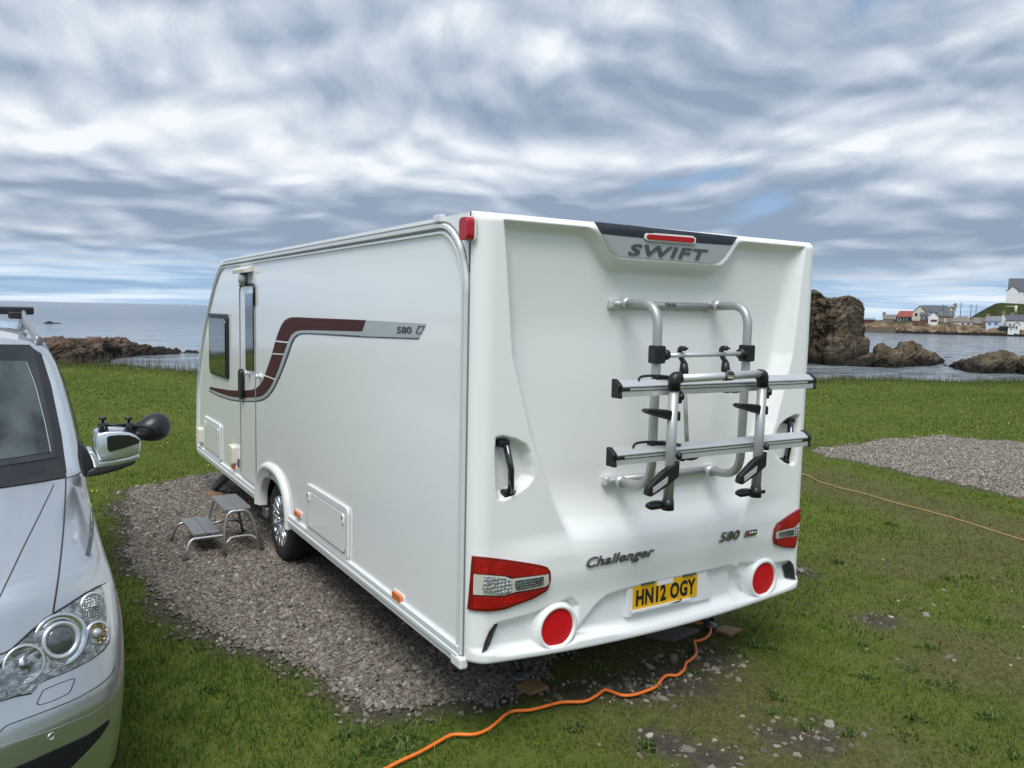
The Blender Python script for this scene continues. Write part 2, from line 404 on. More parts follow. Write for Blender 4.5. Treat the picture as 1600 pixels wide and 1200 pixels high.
def graded(a, b, fine0, fine1, h, grow=1.16):
    L = list(np.arange(fine0, fine1+1e-6, h)); s = h
    while L[-1] < b: s *= grow; L.append(L[-1]+s)
    s = h
    while L[0] > a: s *= grow; L.insert(0, L[0]-s)
    return np.array(L)
def build_ground():
    X = graded(-420, 420, -4.5, 20, .09); Y = graded(-420, 420, -3.2, 9, .09, 1.06)
    xx, yy = np.meshgrid(X, Y); zz = ground_z(xx, yy); nx, ny = len(X), len(Y)
    V = np.stack([xx, yy, zz], -1).reshape(-1, 3); i = np.arange(nx*ny).reshape(ny, nx)
    F = np.stack([i[:-1, :-1], i[:-1, 1:], i[1:, 1:], i[1:, :-1]], -1).reshape(-1, 4)
    gr, ba, wo = masks(V[:, 0], V[:, 1])
    def fn(t, b, ob):
        at = t.new('ShaderNodeAttribute', attribute_name='cover'); s = t.new('ShaderNodeSeparateColor'); t.l.new(at.outputs[0], s.inputs[0])
        n1 = t.noise(ob, 1.2, 5, .6); n2 = t.noise(ob, 22, 6, .65); n3 = t.noise(t.mapping(ob, sc=(1, .35, 1)), .5, 4, .6)
        g = t.ramp(n2, [(.25, (.055, .078, .011)), (.55, (.108, .145, .021)), (.8, (.160, .195, .038))])
        g = t.mix(t.maprange(n1, .42, .68), g, (.115, .142, .024, 1)); g = t.mix(t.maprange(n3, .45, .7, 0, .55), g, (.080, .112, .016, 1))
        w = t.ramp(n2, [(.2, (.052, .052, .017)), (.6, (.128, .126, .042)), (.85, (.20, .185, .085))])
        so = t.ramp(n2, [(.2, (.035, .028, .021)), (.6, (.085, .070, .055)), (.85, (.13, .112, .092))])
        c = t.mix(s.outputs[2], g, w); c = t.mix(s.outputs[1], c, so)
        gv = t.ramp(t.vor(ob, 30, 'Color'), [(.1, (.07, .062, .056)), (.5, (.155, .142, .130)), (.9, (.23, .215, .20))])
        c = t.mix(s.outputs[0], c, t.mix(.6, so, gv)); t.l.new(c, b.inputs['Base Color'])
        bumpnode(t, b, t.math('ADD', n2, t.noise(ob, 90, 3, .6)), .7, .03)
    me = mesh_of('ground', V, F, True, [mat('ground_cover', rough=.95, spec=.15, fn=fn)])
    ca = me.color_attributes.new('cover', 'FLOAT_COLOR', 'POINT'); ca.data.foreach_set('color', np.stack([gr, ba, wo, np.ones_like(gr)], -1).astype(np.float32).ravel())
    return kind(link('ground', me), 'structure')
build_ground()

def build_sea():
    def fn(t, b, ob):
        v = t.mapping(ob, rot=(0, 0, R(-20)), sc=(.42, 1., 1))
        h = t.math('ADD', t.math('MULTIPLY', t.noise(v, .9, 6, .66, .4), 1.2), t.math('MULTIPLY', t.noise(v, .14, 4, .6), 4.))
        bn = t.new('ShaderNodeBump'); bn.inputs['Strength'].default_value = 1.; bn.inputs['Distance'].default_value = .40
        t.put(bn, 'Height', h); t.l.new(bn.outputs[0], b.inputs['Normal'])
        foam = t.math('MULTIPLY', t.maprange(t.noise(v, 1.6, 7, .7), .62, .70), t.maprange(t.noise(ob, .05, 3, .5), .5, .66))
        sp = t.new('ShaderNodeSeparateXYZ'); t.l.new(ob, sp.inputs[0]); dd = t.math('ADD', t.math('MULTIPLY', sp.outputs[1], .85), t.math('MULTIPLY', sp.outputs[0], .0))
        wv = t.noise(v, .55, 6, .7, .6); near = t.mix(t.maprange(wv, .36, .64), (.10, .135, .165, 1), (.31, .345, .37, 1)); deep = t.mix(t.noise(t.mapping(ob, sc=(.3, 1, 1)), .03, 6, .65), (.028, .048, .072, 1), (.10, .13, .16, 1))
        base = t.mix(t.maprange(dd, 60, 240), near, deep)
        t.l.new(t.mix(t.math('MULTIPLY', foam, .6), base, (.75, .78, .8, 1)), b.inputs['Base Color'])
        b.inputs['IOR'].default_value = 1.33
    m = mat('sea_water', rough=.12, fn=fn)
    L = 30000
    me = mesh_of('sea', [(-L, -400, SEA_Z), (L, -400, SEA_Z), (L, L, SEA_Z), (-L, L, SEA_Z)], [(0, 1, 2, 3)], False, [m])
    return kind(link('sea', me), 'structure')
build_sea()

# ---- stones of the gravel pads
def stone_mesh(name, P, rad, cols, ico=True):
    n = len(P)
    if ico:
        g = (1+5**.5)/2; T = np.array([(-1, g, 0), (1, g, 0), (-1, -g, 0), (1, -g, 0), (0, -1, g), (0, 1, g), (0, -1, -g), (0, 1, -g), (g, 0, -1), (g, 0, 1), (-g, 0, -1), (-g, 0, 1)])/1.9
        TF = np.array([(0, 11, 5), (0, 5, 1), (0, 1, 7), (0, 7, 10), (0, 10, 11), (1, 5, 9), (5, 11, 4), (11, 10, 2), (10, 7, 6), (7, 1, 8), (3, 9, 4), (3, 4, 2), (3, 2, 6), (3, 6, 8), (3, 8, 9), (4, 9, 5), (2, 4, 11), (6, 2, 10), (8, 6, 7), (9, 8, 1)])
    else:
        T = np.array([(-1, -1, -1), (1, -1, -1), (1, 1, -1), (-1, 1, -1), (-1, -1, 1), (1, -1, 1), (1, 1, 1), (-1, 1, 1)])*.62
        TF = np.array([(0, 3, 2, 1), (4, 5, 6, 7), (0, 1, 5, 4), (1, 2, 6, 5), (2, 3, 7, 6), (3, 0, 4, 7)])
    k = len(T); sc = rad[:, None]*np.stack([RNG.uniform(.75, 1.35, n), RNG.uniform(.6, 1.0, n), RNG.uniform(.38, .7, n)], -1)
    V = T[None]*(1+RNG.uniform(-.24, .24, (n, k, 3)))*sc[:, None, :]
    a = RNG.uniform(0, 2*PI, n); tl = RNG.normal(0, .38, (n, 2))
    def rot(V, ang, i, j):
        c, s_ = np.cos(ang)[:, None], np.sin(ang)[:, None]; A = V.copy(); A[..., i] = V[..., i]*c-V[..., j]*s_; A[..., j] = V[..., i]*s_+V[..., j]*c; return A
    V = rot(rot(rot(V, tl[:, 0], 1, 2), tl[:, 1], 0, 2), a, 0, 1)+P[:, None, :]
    F = (TF[None]+(np.arange(n)*k)[:, None, None]).reshape(-1, TF.shape[1])
    def fn(t, b, ob):
        at = t.new('ShaderNodeAttribute', attribute_name='tint')
        t.l.new(t.mix(t.math('MULTIPLY', t.noise(ob, 120, 3, .6), .55), at.outputs[0], (.09, .08, .072, 1)), b.inputs['Base Color'])
    me = mesh_of(name, V.reshape(-1, 3), F, False, [mat('pebble', rough=.85, spec=.25, fn=fn)])
    ca = me.color_attributes.new('tint', 'FLOAT_COLOR', 'POINT')
    C = np.concatenate([np.repeat(cols, k, 0), np.ones((n*k, 1))], 1); ca.data.foreach_set('color', C.astype(np.float32).ravel()); return me
def stone_cols(n):
    pal = np.array([(.150, .137, .112), (.210, .192, .158), (.30, .28, .235), (.235, .190, .150), (.100, .091, .076), (.42, .40, .345), (.185, .157, .120)])
    return np.array([.98, .945, .93])*np.clip(pal[RNG.choice(len(pal), n, p=[.2, .24, .16, .15, .13, .05, .07])]*RNG.uniform(.8, 1.2, (n, 1)), 0, 1)
def scatter(poly, n, dens=None):
    A = np.array(poly); out = []; tot = 0
    while tot < n:
        q = RNG.uniform(A.min(0)-.15, A.max(0)+.15, (n, 2)); gr, ba, wo = masks(q[:, 0], q[:, 1])
        pr = gr*.97+ba*.05; 
        if dens is not None: pr = pr*dens(q[:, 0], q[:, 1])
        q = q[RNG.uniform(0, 1, n) < pr]; out.append(q); tot += len(q)
    return np.concatenate(out)[:n]
def build_gravel():
    q = scatter(PAD1, 130000, lambda x, y: np.where((x > .9) & (y > 1.2), .22, 1.)*np.where(y < 3.5, 1., .8)); n = len(q); r = RNG.gamma(4, .0019, n)+.0038
    P = np.column_stack([q, ground_z(q[:, 0], q[:, 1])+r*.25+RNG.uniform(0, .012, n)])
    kind(link('gravel', stone_mesh('gravel', P, r, stone_cols(n))), 'stuff')
    q = scatter(PAD2, 56000, lambda x, y: np.where(y < 0.3, .35, 1.)); n = len(q); r = RNG.uniform(.010, .022, n)
    P = np.column_stack([q, ground_z(q[:, 0], q[:, 1])+r*.25]); kind(link('gravel', stone_mesh('gravel', P, r, stone_cols(n)*1.35, False)), 'stuff')
    Q = []; Rr = []
    for c, rr in BARE:
        k = int(170*rr); a = RNG.uniform(0, 2*PI, k); d = np.sqrt(RNG.uniform(0, 1, k))*rr*1.15
        Q.append(np.column_stack([c[0]+d*np.cos(a)*1.25, c[1]+d*np.sin(a)*.85])); Rr.append(RNG.gamma(2.0, .0045, k)+.005)
    k = 170; Q.append(np.column_stack([RNG.uniform(.3, 5, k), RNG.uniform(-1.0, 1.2, k)])); Rr.append(RNG.gamma(2, .005, k)+.005)
    for px, py, s in ((1022, 1074, .05), (1118, 1046, .05), (1104, 1040, .035), (1036, 1092, .04), (1262, 1055, .03), (1330, 1165, .03), (1245, 1180, .03), (983, 1072, .06), (1160, 1120, .028)):
        Q.append(G(px, py)[None, :2]); Rr.append(np.array([s*.8]))
    q = np.concatenate(Q); r = np.minimum(np.concatenate(Rr), .05); n = len(q)
    P = np.column_stack([q, ground_z(q[:, 0], q[:, 1])-r*.1]); kind(link('loose_stones', stone_mesh('loose_stones', P, r, stone_cols(n))), 'stuff')
build_gravel()

# ---- grass
def blades(name, P, length, width, lean, cols, bend=.5, m=None, tipw=0.):
    n = len(P); a = RNG.uniform(0, 2*PI, n); d = np.column_stack([np.cos(a), np.sin(a), np.zeros(n)]); b = RNG.uniform(0, 2*PI, n)
    s = np.column_stack([np.cos(b), np.sin(b), np.zeros(n)])*(width/2)[:, None]
    up = np.array([0, 0, 1.]); l1 = (length*.55)[:, None]; l2 = (length*.45)[:, None]
    d1 = up*np.cos(lean*.5)[:, None]+d*np.sin(lean*.5)[:, None]; lb = lean*(1+bend); d2 = up*np.cos(lb)[:, None]+d*np.sin(lb)[:, None]
    m1 = P+d1*l1; tp = m1+d2*l2
    V = np.stack([P-s, P+s, m1+s*.8, m1-s*.8, tp-s*.08, tp+s*.08], 1).reshape(-1, 3); i = np.arange(n)*6
    F = np.concatenate([np.stack([i, i+1, i+2, i+3], -1), np.stack([i+3, i+2, i+5, i+4], -1)])
    me = mesh_of(name, V, F, True, [m]); ca = me.color_attributes.new('tint', 'FLOAT_COLOR', 'POINT')
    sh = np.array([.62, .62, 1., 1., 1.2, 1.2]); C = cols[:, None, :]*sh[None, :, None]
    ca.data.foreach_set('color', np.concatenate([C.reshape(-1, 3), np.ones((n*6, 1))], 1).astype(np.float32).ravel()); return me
def grass_mat():
    def fn(t, b, ob):
        at = t.new('ShaderNodeAttribute', attribute_name='tint'); t.l.new(at.outputs[0], b.inputs['Base Color'])
        tr = t.new('ShaderNodeBsdfTranslucent'); t.l.new(t.vmath('MULTIPLY', at.outputs[0], (1.1, 1.25, .5)), tr.inputs[0])
        mx = t.new('ShaderNodeMixShader'); mx.inputs[0].default_value = .25; out = t.n['Material Output']
        t.l.new(b.outputs[0], mx.inputs[1]); t.l.new(tr.outputs[0], mx.inputs[2]); t.l.new(mx.outputs[0], out.inputs[0])
    return mat('grass_blade', rough=.6, spec=.2, fn=fn)
def grass_cols(x, y, worn):
    n = len(x); base = np.array([.112, .160, .022]); dk = np.array([.068, .112, .013]); lt = np.array([.172, .212, .044]); dry = np.array([.200, .175, .085]); br = np.array([.115, .098, .048])
    pat = fbm(x*.55+7, y*.55, 4, 41)[:, None]; pat2 = fbm(x*2.2, y*2.2, 3, 43)[:, None]
    c = dk+(lt-dk)*np.clip((pat-.3)*1.5+(pat2-.5)*.8+RNG.normal(0, .16, (n, 1)), 0, 1)
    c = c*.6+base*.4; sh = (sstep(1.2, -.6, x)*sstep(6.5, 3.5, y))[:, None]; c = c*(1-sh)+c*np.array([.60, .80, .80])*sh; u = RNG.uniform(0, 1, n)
    isdry = u < (.07+.52*worn); c[isdry] = (dry*RNG.uniform(.6, 1.1, (n, 1)))[isdry]
    isb = (u > 1-.22*worn); c[isb] = (br*RNG.uniform(.7, 1.2, (n, 1)))[isb]
    return c*RNG.uniform(.8, 1.2, (n, 1))
def build_grass():
    m = grass_mat(); PP = []; LL = []; WW = []; CC = []
    az0, az1 = YAW-R(46), YAW+R(52)
    for r0, r1, rho, ln, wd in ((2.0, 3.6, 9500, .023, .0030), (3.6, 5.5, 6500, .026, .0038), (5.5, 8.5, 2800, .030, .006), (8.5, 14, 1700, .030, .007), (14, 32, 480, .036, .013)):
        n = int(.5*(az1-az0)*(r1*r1-r0*r0)*rho); r = np.sqrt(RNG.uniform(r0*r0, r1*r1, n)); a = RNG.uniform(az0, az1, n)
        x = CAM[0]+r*np.sin(a); y = CAM[1]+r*np.cos(a); gr, ba, wo = masks(x, y); e = edge_dist(x, y)
        inv = (x > -3.2) & (x < -1.45) & (y > .2) & (y < 4.5) & ((x < -1.7) | (y > 1.2))
        und = (x > .4) & (x < 2.0) & (y > 1.0) & (y < 6.2)
        clump = sstep(.2, .55, fbm(x*9, y*9, 2, 51))
        keep = (RNG.uniform(0, 1, n) < (1-gr)*(1-.9*ba)*(1-.12*wo)*(.55+.45*clump)) & (e < .5) & ~inv & ~und
        x, y, wo, cl = x[keep], y[keep], wo[keep], clump[keep]; n = len(x); side = 1.+.35*sstep(.2, -1, x)*sstep(3, 1, y)
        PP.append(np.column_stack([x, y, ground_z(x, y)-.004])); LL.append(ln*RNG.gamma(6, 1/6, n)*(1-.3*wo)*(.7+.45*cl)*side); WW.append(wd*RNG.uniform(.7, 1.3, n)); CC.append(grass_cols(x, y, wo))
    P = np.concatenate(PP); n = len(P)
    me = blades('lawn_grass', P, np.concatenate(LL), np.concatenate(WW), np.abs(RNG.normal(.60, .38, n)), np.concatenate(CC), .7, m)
    kind(link('lawn_grass', me), 'stuff')
    # stray longer stems, straw and broad-leaved weeds standing out of the near turf
    k = 5200; r = 2.1+5.5*RNG.uniform(0, 1, k)**1.4; a = RNG.uniform(az0, az1, k); x = CAM[0]+r*np.sin(a); y = CAM[1]+r*np.cos(a); gr, ba, wo = masks(x, y)
    ok = (RNG.uniform(0, 1, k) < (1-gr)*(1-.7*ba)) & ~((x > -3.2) & (x < -1.45) & (y > .2)) & (fbm(x*1.7, y*1.7, 3, 77) > .42); x, y = x[ok], y[ok]; n = len(x)
    c = np.where(RNG.uniform(0, 1, (n, 1)) < .4, np.array([[.30, .27, .14]]), np.array([[.19, .25, .065]]))*RNG.uniform(.7, 1.15, (n, 1))
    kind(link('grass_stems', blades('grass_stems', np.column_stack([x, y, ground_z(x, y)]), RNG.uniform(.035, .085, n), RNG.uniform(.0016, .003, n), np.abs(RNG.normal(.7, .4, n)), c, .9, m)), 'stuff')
    W_ = [G(628, 1168), G(640, 1160), G(612, 1172), G(1010, 1168), G(1310, 880), G(1390, 820), G(1450, 1012), G(1210, 1090), G(900, 1140), G(1180, 1010), G(1480, 905), G(540, 1150), G(330, 1080), G(1350, 1060), G(1540, 1120)]
    W_ += [G(RNG.uniform(900, 1600), RNG.uniform(840, 1195)) for _ in range(24)]+[G(RNG.uniform(230, 700), RNG.uniform(1010, 1195)) for _ in range(6)]
    q = np.concatenate([np.asarray(w)[None, :2]+RNG.normal(0, .045 if i < 3 else .028, (46 if i < 15 else 22, 2)) for i, w in enumerate(W_)]); n = len(q)
    q = q[(masks(q[:, 0], q[:, 1])[0] < .3)]; n = len(q); c = np.array([.085, .128, .034])*RNG.uniform(.7, 1.5, (n, 1))
    kind(link('weeds', blades('weeds', np.column_stack([q, ground_z(q[:, 0], q[:, 1])]), RNG.uniform(.022, .055, n), RNG.uniform(.008, .016, n), np.abs(RNG.normal(.85, .3, n)), c, .5, m)), 'stuff')
    # long grass and seed heads on the bank above the sea
    k = 26000; x = RNG.uniform(-16, 34, k); e = RNG.uniform(-1.7, .9, k); y = edge_y(x)+e; ln = RNG.gamma(5, .024, k)*(.55+.9*fbm(x*.6, y*0+1, 3, 61))*sstep(-1.9, -.3, e)
    c = np.array([.085, .120, .030])+(np.array([.20, .185, .095])-np.array([.085, .120, .030]))*(RNG.uniform(0, 1, (k, 1))**2.2); ln = np.maximum(ln, .05)
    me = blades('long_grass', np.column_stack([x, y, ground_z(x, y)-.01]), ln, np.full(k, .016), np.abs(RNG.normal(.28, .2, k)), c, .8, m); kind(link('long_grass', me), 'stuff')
    k = 1500; x = np.concatenate([RNG.uniform(-.5, 5, k//2), RNG.uniform(13, 30, k-k//2)]); e = RNG.uniform(-.4, .7, k); y = edge_y(x)+e; ln = RNG.uniform(.2, .5, k)
    P = np.column_stack([x, y, ground_z(x, y)]); lean = np.abs(RNG.normal(.12, .1, k))
    me = blades('seed_heads', P, ln, np.full(k, .009), lean, np.tile([.16, .13, .095], (k, 1)), .4, m); o = kind(link('seed_heads', me), 'stuff')
    # tiny yellow flowers in the lawn
    k = 620; a = RNG.uniform(az0, az1, k); r = RNG.uniform(9, 26, k); x = CAM[0]+r*np.sin(a); y = CAM[1]+r*np.cos(a); gr, ba, wo = masks(x, y)
    ok = (gr < .1) & (edge_dist(x, y) < -.5) & (fbm(x*.5, y*.5, 3, 71) > .47); x, y = x[ok], y[ok]; k = len(x); mb = MB()
    for i in range(k):
        q = .007+.006*random.random(); z = float(ground_z(x[i:i+1], y[i:i+1])[0])+.042
        mb.add([(x[i]+q*math.cos(j*PI/3), y[i]+q*math.sin(j*PI/3), z+.012*random.random()) for j in range(6)]+[(x[i], y[i], z+.018), (x[i], y[i], z-.006)], [(j, (j+1) % 6, 6) for j in range(6)]+[((j+1) % 6, j, 7) for j in range(6)])
    kind(mb.build('yellow_flowers', mat('yellow_petal', (.75, .60, .06), .7), recalc=False), 'stuff')
build_grass()

# ---- rocks in the sea
def rock_mat(name, c0, c1, c2, wet=(-2.2, -1.1), tilt=.5):
    def fn(t, b, ob):
        v = t.mapping(ob, rot=(0, R(32), R(20)), sc=(.5, .5, 3.2))
        s = t.noise(v, .9, 7, .68, .8); n = t.noise(ob, .55, 6, .62); k = t.vor(ob, 1.6, 'Distance')
        c = t.ramp(t.math('ADD', t.math('MULTIPLY', s, .65), t.math('MULTIPLY', n, .35)), [(.3, c0), (.5, c1), (.68, c2)])
        z = t.new('ShaderNodeSeparateXYZ'); t.l.new(ob, z.inputs[0])
        w = t.maprange(t.math('ADD', z.outputs[2], t.math('MULTIPLY', t.math('SUBTRACT', n, .5), 1.6)), wet[1], wet[0])
        c = t.mix(t.math('MULTIPLY', w, .9), c, (.018, .016, .014, 1)); t.l.new(c, b.inputs['Base Color'])
        f2 = t.noise(v, 3.5, 6, .7, .5); bumpnode(t, b, t.math('ADD', t.math('ADD', t.math('ADD', s, t.math('MULTIPLY', f2, .45)), t.math('MULTIPLY', n, .6)), t.math('MULTIPLY', k, .35)), 1., .6)
    return mat(name, rough=.9, spec=.2, fn=fn)
def rock(name, prof, depth, m, power=3., amp=.4, freq=.5, nt=70, na=140, label=None, cat='rock', group=None, seed=0, zsea=SEA_Z, slope=.35, strata=.5, EK=6.):
    P = np.array(prof, float); px = np.linspace(P[0, 0], P[-1, 0], na); yb = np.interp(px, P[:, 0], P[:, 1]); yt = np.interp(px, P[:, 0], P[:, 2])
    V = []
    for i in range(na):
        fr = Vector(G(px[i], yb[i], zsea)); d = fr-Vector(CAM); d.z = 0; L = d.length; d.normalize()
        endk = min(1, EK*(i/(na-1)), EK*(1-i/(na-1)))**.5; dp = depth*(.25+.75*endk)
        top = CAM[2]+(hor(px[i])-yt[i])/FPX*(L+dp*slope)*.995; h = max(.05, top-zsea)*(.15+.85*min(1, endk*1.4))
        for j in range(nt+1):
            th = PI*(j/nt)*1.0; cx, sz = math.cos(th), math.sin(th)
            a = math.copysign(abs(cx)**(2/power), cx); b = abs(sz)**(2/power)
            off = dp*slope*2*(.5-.5*a)if a > 0 else dp*(slope+(1-slope)*-a)
            V.append(fr+d*off+Vector((0, 0, -.6+(h+.6)*b)))
    i = np.arange(na*(nt+1)).reshape(na, nt+1)
    F = np.stack([i[:-1, :-1], i[1:, :-1], i[1:, 1:], i[:-1, 1:]], -1).reshape(-1, 4)
    me = mesh_of(name, np.array([tuple(v) for v in V]), F, False, [m])
    me.update(); nrm = [v.normal.copy() for v in me.vertices]; so = Vector((seed*3.1, seed*7.7, seed))
    Rm = Matrix.Rotation(R(32), 3, 'Y') @ Matrix.Rotation(R(20), 3, 'Z')
    for v, nn in zip(me.vertices, nrm):
        p = v.co+so; q = Rm @ p; q = Vector((q.x*.35, q.y*.35, q.z*2.))
        dd = (noise.fractal(p*freq, 1., 2.1, 5)*.9+(noise.ridged_multi_fractal(q*freq, 1., 2.2, 4, 1., 2.)-1.2)*strata)*amp
        c = noise.voronoi(p*freq*1.8)[0]; dd += (c[1]-c[0]-.3)*amp*.8; c = noise.voronoi(q*freq*2.6)[0]; dd += (min(.5, c[1]-c[0])-.25)*amp*.55
        if nn.z > .5: dd *= .75
        v.co += nn*dd if v.co.z > zsea-.3 else Vector((0, 0, 0))
    me.update(); o = link(name, me); tag(o, label, cat, group); return o
RB = rock_mat('pink_brown_rock', (.030, .020, .015), (.165, .108, .072), (.34, .25, .185))
RG = rock_mat('grey_brown_rock', (.026, .020, .014), (.150, .113, .073), (.33, .275, .19))
def build_rocks():
    rock('rocky_headland', [(-260, 590, 512), (-120, 586, 516), (60, 580, 521), (110, 576, 522), (135, 571, 526), (165, 567, 522.5), (180, 561, 524), (190, 559, 524), (215, 557, 532), (240, 555.5, 537), (270, 554.5, 542), (295, 553.5, 548), (309, 553, 552)], 11, RB, 2.6, .55, .6, 80, 420,
         'low ridge of reddish brown rock tapering into the sea beyond the silver van', 'headland', seed=1)
    rock('sea_rock', [(64, 505.5, 504), (68, 505.5, 499.5), (78, 505.5, 498.5), (90, 505.5, 500), (97, 505.5, 504.5)], 3, RG, 2.4, .35, .5, 24, 40, 'small dark rock alone in the open sea above the silver van', 'rock', seed=3)
    rock('sea_rock', [(-14, 500.5, 498), (-4, 500.5, 495.5), (4, 500.5, 497), (10, 500.5, 500)], 4, RG, 2.4, .35, .5, 24, 40, 'dark rock tip in the sea at the left border under the roof bar', 'rock', seed=4)
    rock('rock_stack', [(1130, 580, 500), (1175, 578, 470), (1215, 574, 452), (1255, 570, 452), (1266, 568, 456), (1276, 569, 459), (1284, 570, 468), (1290, 571, 469), (1302, 572, 467), (1318, 572, 466.5), (1330, 569, 467.5), (1338, 562, 471), (1344, 556, 479), (1346, 553, 482)], 7, RG, 5.5, .42, .62, 150, 260,
         'tall craggy brown rock stack standing beside the right edge of the caravan', 'rock stack', seed=5, slope=.12, EK=40.)
    rock('rock_stack', [(1341, 557, 530), (1346, 557, 525), (1354, 557, 525), (1358, 557, 530)], 2.2, RG, 5, .15, .8, 40, 30, 'short square pillar of dark rock at the foot of the tall stack', 'rock', seed=6)
    rock('sea_rock', [(1278, 570, 567), (1300, 572, 562), (1330, 573, 558), (1350, 573.5, 551), (1364, 574, 546), (1368, 574.5, 535), (1377, 574.5, 532), (1388, 575, 538), (1396, 575, 541), (1402, 575, 534), (1412, 574, 531), (1424, 573.5, 529.5), (1436, 573, 535), (1446, 572.5, 543), (1456, 571.5, 544), (1466, 570, 547), (1473, 568, 555), (1477, 566.5, 564)], 8, RG, 2.2, .42, .75, 90, 300,
         'long brown rock in the water with two humps, right of the tall stack', 'rock', seed=7)
    rock('sea_rock', [(1474, 571, 569), (1482, 574, 562), (1495, 578, 557), (1508, 581, 554), (1520, 583, 552), (1532, 584, 547), (1548, 584.5, 543.5), (1562, 584.5, 541.5), (1578, 584, 543), (1588, 584, 549), (1600, 586, 546), (1650, 590, 540), (1720, 592, 548)], 7, RG, 2.2, .36, .8, 90, 280,
         'broad sloping brown rock running out of the right border of the view', 'rock', seed=8)
    for a, b, y, lb in ((1474, 1492, 558.5, 'flat black rock awash between the two larger brown rocks, the farther one'), (1470, 1482, 571.5, 'flat black rock awash at the near tip of the long brown rock'), (1447, 1467, 574, 'low wet ledge in front of the long brown rock')):
        rock('sea_rock', [(a, y, y-.6), ((a+b)/2-2, y, y-3.4), (b, y, y-.6)], 1.6, RG, 2.4, .1, .8, 16, 24, lb, 'rock', seed=a)
build_rocks()

# ================================================================ CARAVAN
W = 2.24; FL = .075; ZT = 2.462
def zbot(x): return .374+.055*((x-1.1)/1.1)**2
def BX(px, py, y=-.075): q = B(px, py, y); return (q[0], q[2])
CREASE = [(2.47, .112), (2.27, .137), (1.82, .182), (1.433, .295), (1.151, .411), (.92, .525), (.76, .60), (.4, .70)]
PLATE_REC = [BX(*q, -.06) for q in ((897, 985), (909, 967), (930, 941), (944, 929), (965, 921), (1000, 912), (1110, 888), (1136, 881), (1150, 886), (1163, 905), (1172, 935), (1100, 965), (1000, 992))]
POD = [BX(*q) for q in ((757, 1020), (763, 995), (777, 973), (800, 967), (830, 959), (865, 943), (893, 933), (905, 945), (900, 1000), (870, 1013), (790, 1025))]
POCKET = [BX(*q) for q in ((775, 683), (787, 681), (807, 686), (823, 695), (829, 706), (833.5, 730), (834, 746), (825, 759), (807, 772), (787, 782), (778.7, 781), (775.8, 765), (773.4, 707))]
def mirx(poly): return [(W+.01-x, z) for x, z in poly][::-1]
def zbrow(x):
    tr = np.minimum(sstep(.575, .775, x), sstep(1.625, 1.425, x)); return 2.428-.158*tr
def rear_out(x, z):
    x = np.asarray(x, float); z = np.asarray(z, float)
    xe = np.minimum(x, W-x); r = .09
    cx = np.sqrt(np.clip(1-(np.clip(r-xe, 0, r)/r)**2, 0, 1)); rt = .045
    ct = np.sqrt(np.clip(1-(np.clip(rt-(ZT-z), 0, rt)/rt)**2, 0, 1))
    cl = np.interp(z, [q[0] for q in CREASE][::-1], [q[1] for q in CREASE][::-1])
    wl = .085*np.ones_like(x)
    def ease(s): q = np.clip(s, 0, 1); return (1-(1-q)**2.2)*sstep(-.12, .30, s)
    fl = ease((x-cl)/wl); fr = ease((W-cl-x)/wl); ft = ease((zbrow(x)-z)/.05)
    zs = .925+.05*np.abs((x-1.1)/.75)**2; fb = ease((z-zs+.02)/.36)
    rec = np.minimum(np.minimum(fl, fr), ft)*fb
    out = FL*cx*ct - (.098-.036*sstep(1.9, 2.42, z))*rec
    out = out - .011*np.minimum(ease((x-cl)/.05), ease((W-cl-x)/.05))*sstep(.80, 1.02, z)*sstep(1.30, 1.08, z)
    bowl = np.minimum(sstep(.56, .70, x), sstep(1.64, 1.50, x)); out = out+.018*sstep(.0, .02, z-zbrow(x))*bowl*ct
    # bumper swell, lower lip, recesses
    zb = zbot(x); core = np.minimum(sstep(.0, .35, x), sstep(W, W-.35, x))
    out = out + .018*sstep(1.0, .86, z)*core - .018*sstep(.80, .62, z)*core
    out = out + .020*sstep(.075, .045, z-zb)*cx
    out = out - .034*sstep(.004, -.030, poly_sd(x, z, PLATE_REC))*sstep(.02, .10, z-zb)
    for P in (POD, mirx(POD)): out = out-.034*sstep(.004, -.03, poly_sd(x, z, P))*sstep(.03, .055, z-zb)
    for P in (POCKET, mirx(POCKET)): out = out-.060*sstep(.003, -.028, poly_sd(x, z, P))
    rb = .02; cb = np.sqrt(np.clip(1-(np.clip(rb-(z-zb), 0, rb)/rb)**2, 0, 1)); return out-.02*(1-cb)
def rear_pt(x, z, off=0.):
    h = 4e-3; o = float(rear_out(x, z)); gx = (float(rear_out(x+h, z))-o)/h; gz = (float(rear_out(x, z+h))-o)/h
    n = Vector((-gx, -1, -gz)).normalized(); return Vector((x, -o, z))+n*off

def white_fn(rough, g=1.):
    def fn(t, b, ob):
        n = t.noise(ob, 1.3, 6, .6); n2 = t.noise(t.mapping(ob, sc=(6, 6, .7)), 2.2, 5, .6)
        d = t.math('MULTIPLY', t.maprange(n2, .52, .75), .02)
        c = t.mix(n, (.775*g, .782*g, .76*g, 1), (.815*g, .82*g, .80*g, 1)); t.l.new(t.mix(d, c, (.45, .43, .38, 1)), b.inputs['Base Color'])
        t.l.new(t.math('ADD', rough, t.math('MULTIPLY', n, .06)), b.inputs['Roughness'])
        bumpnode(t, b, t.noise(ob, 2.5, 2, .5), .03, .02)
    return fn
M_GRP = mat('white_gelcoat', (.79, .80, .775), .3, fn=white_fn(.32)); M_SIDE = mat('white_gloss_panel', (.78, .80, .79), .18, coat=.5, fn=white_fn(.14, 1.07))
M_TRIM = mat('white_plastic_trim', (.70, .71, .69), .4, var=.06); M_RAIL = mat('white_alloy_rail', (.66, .68, .67), .35, var=.05)
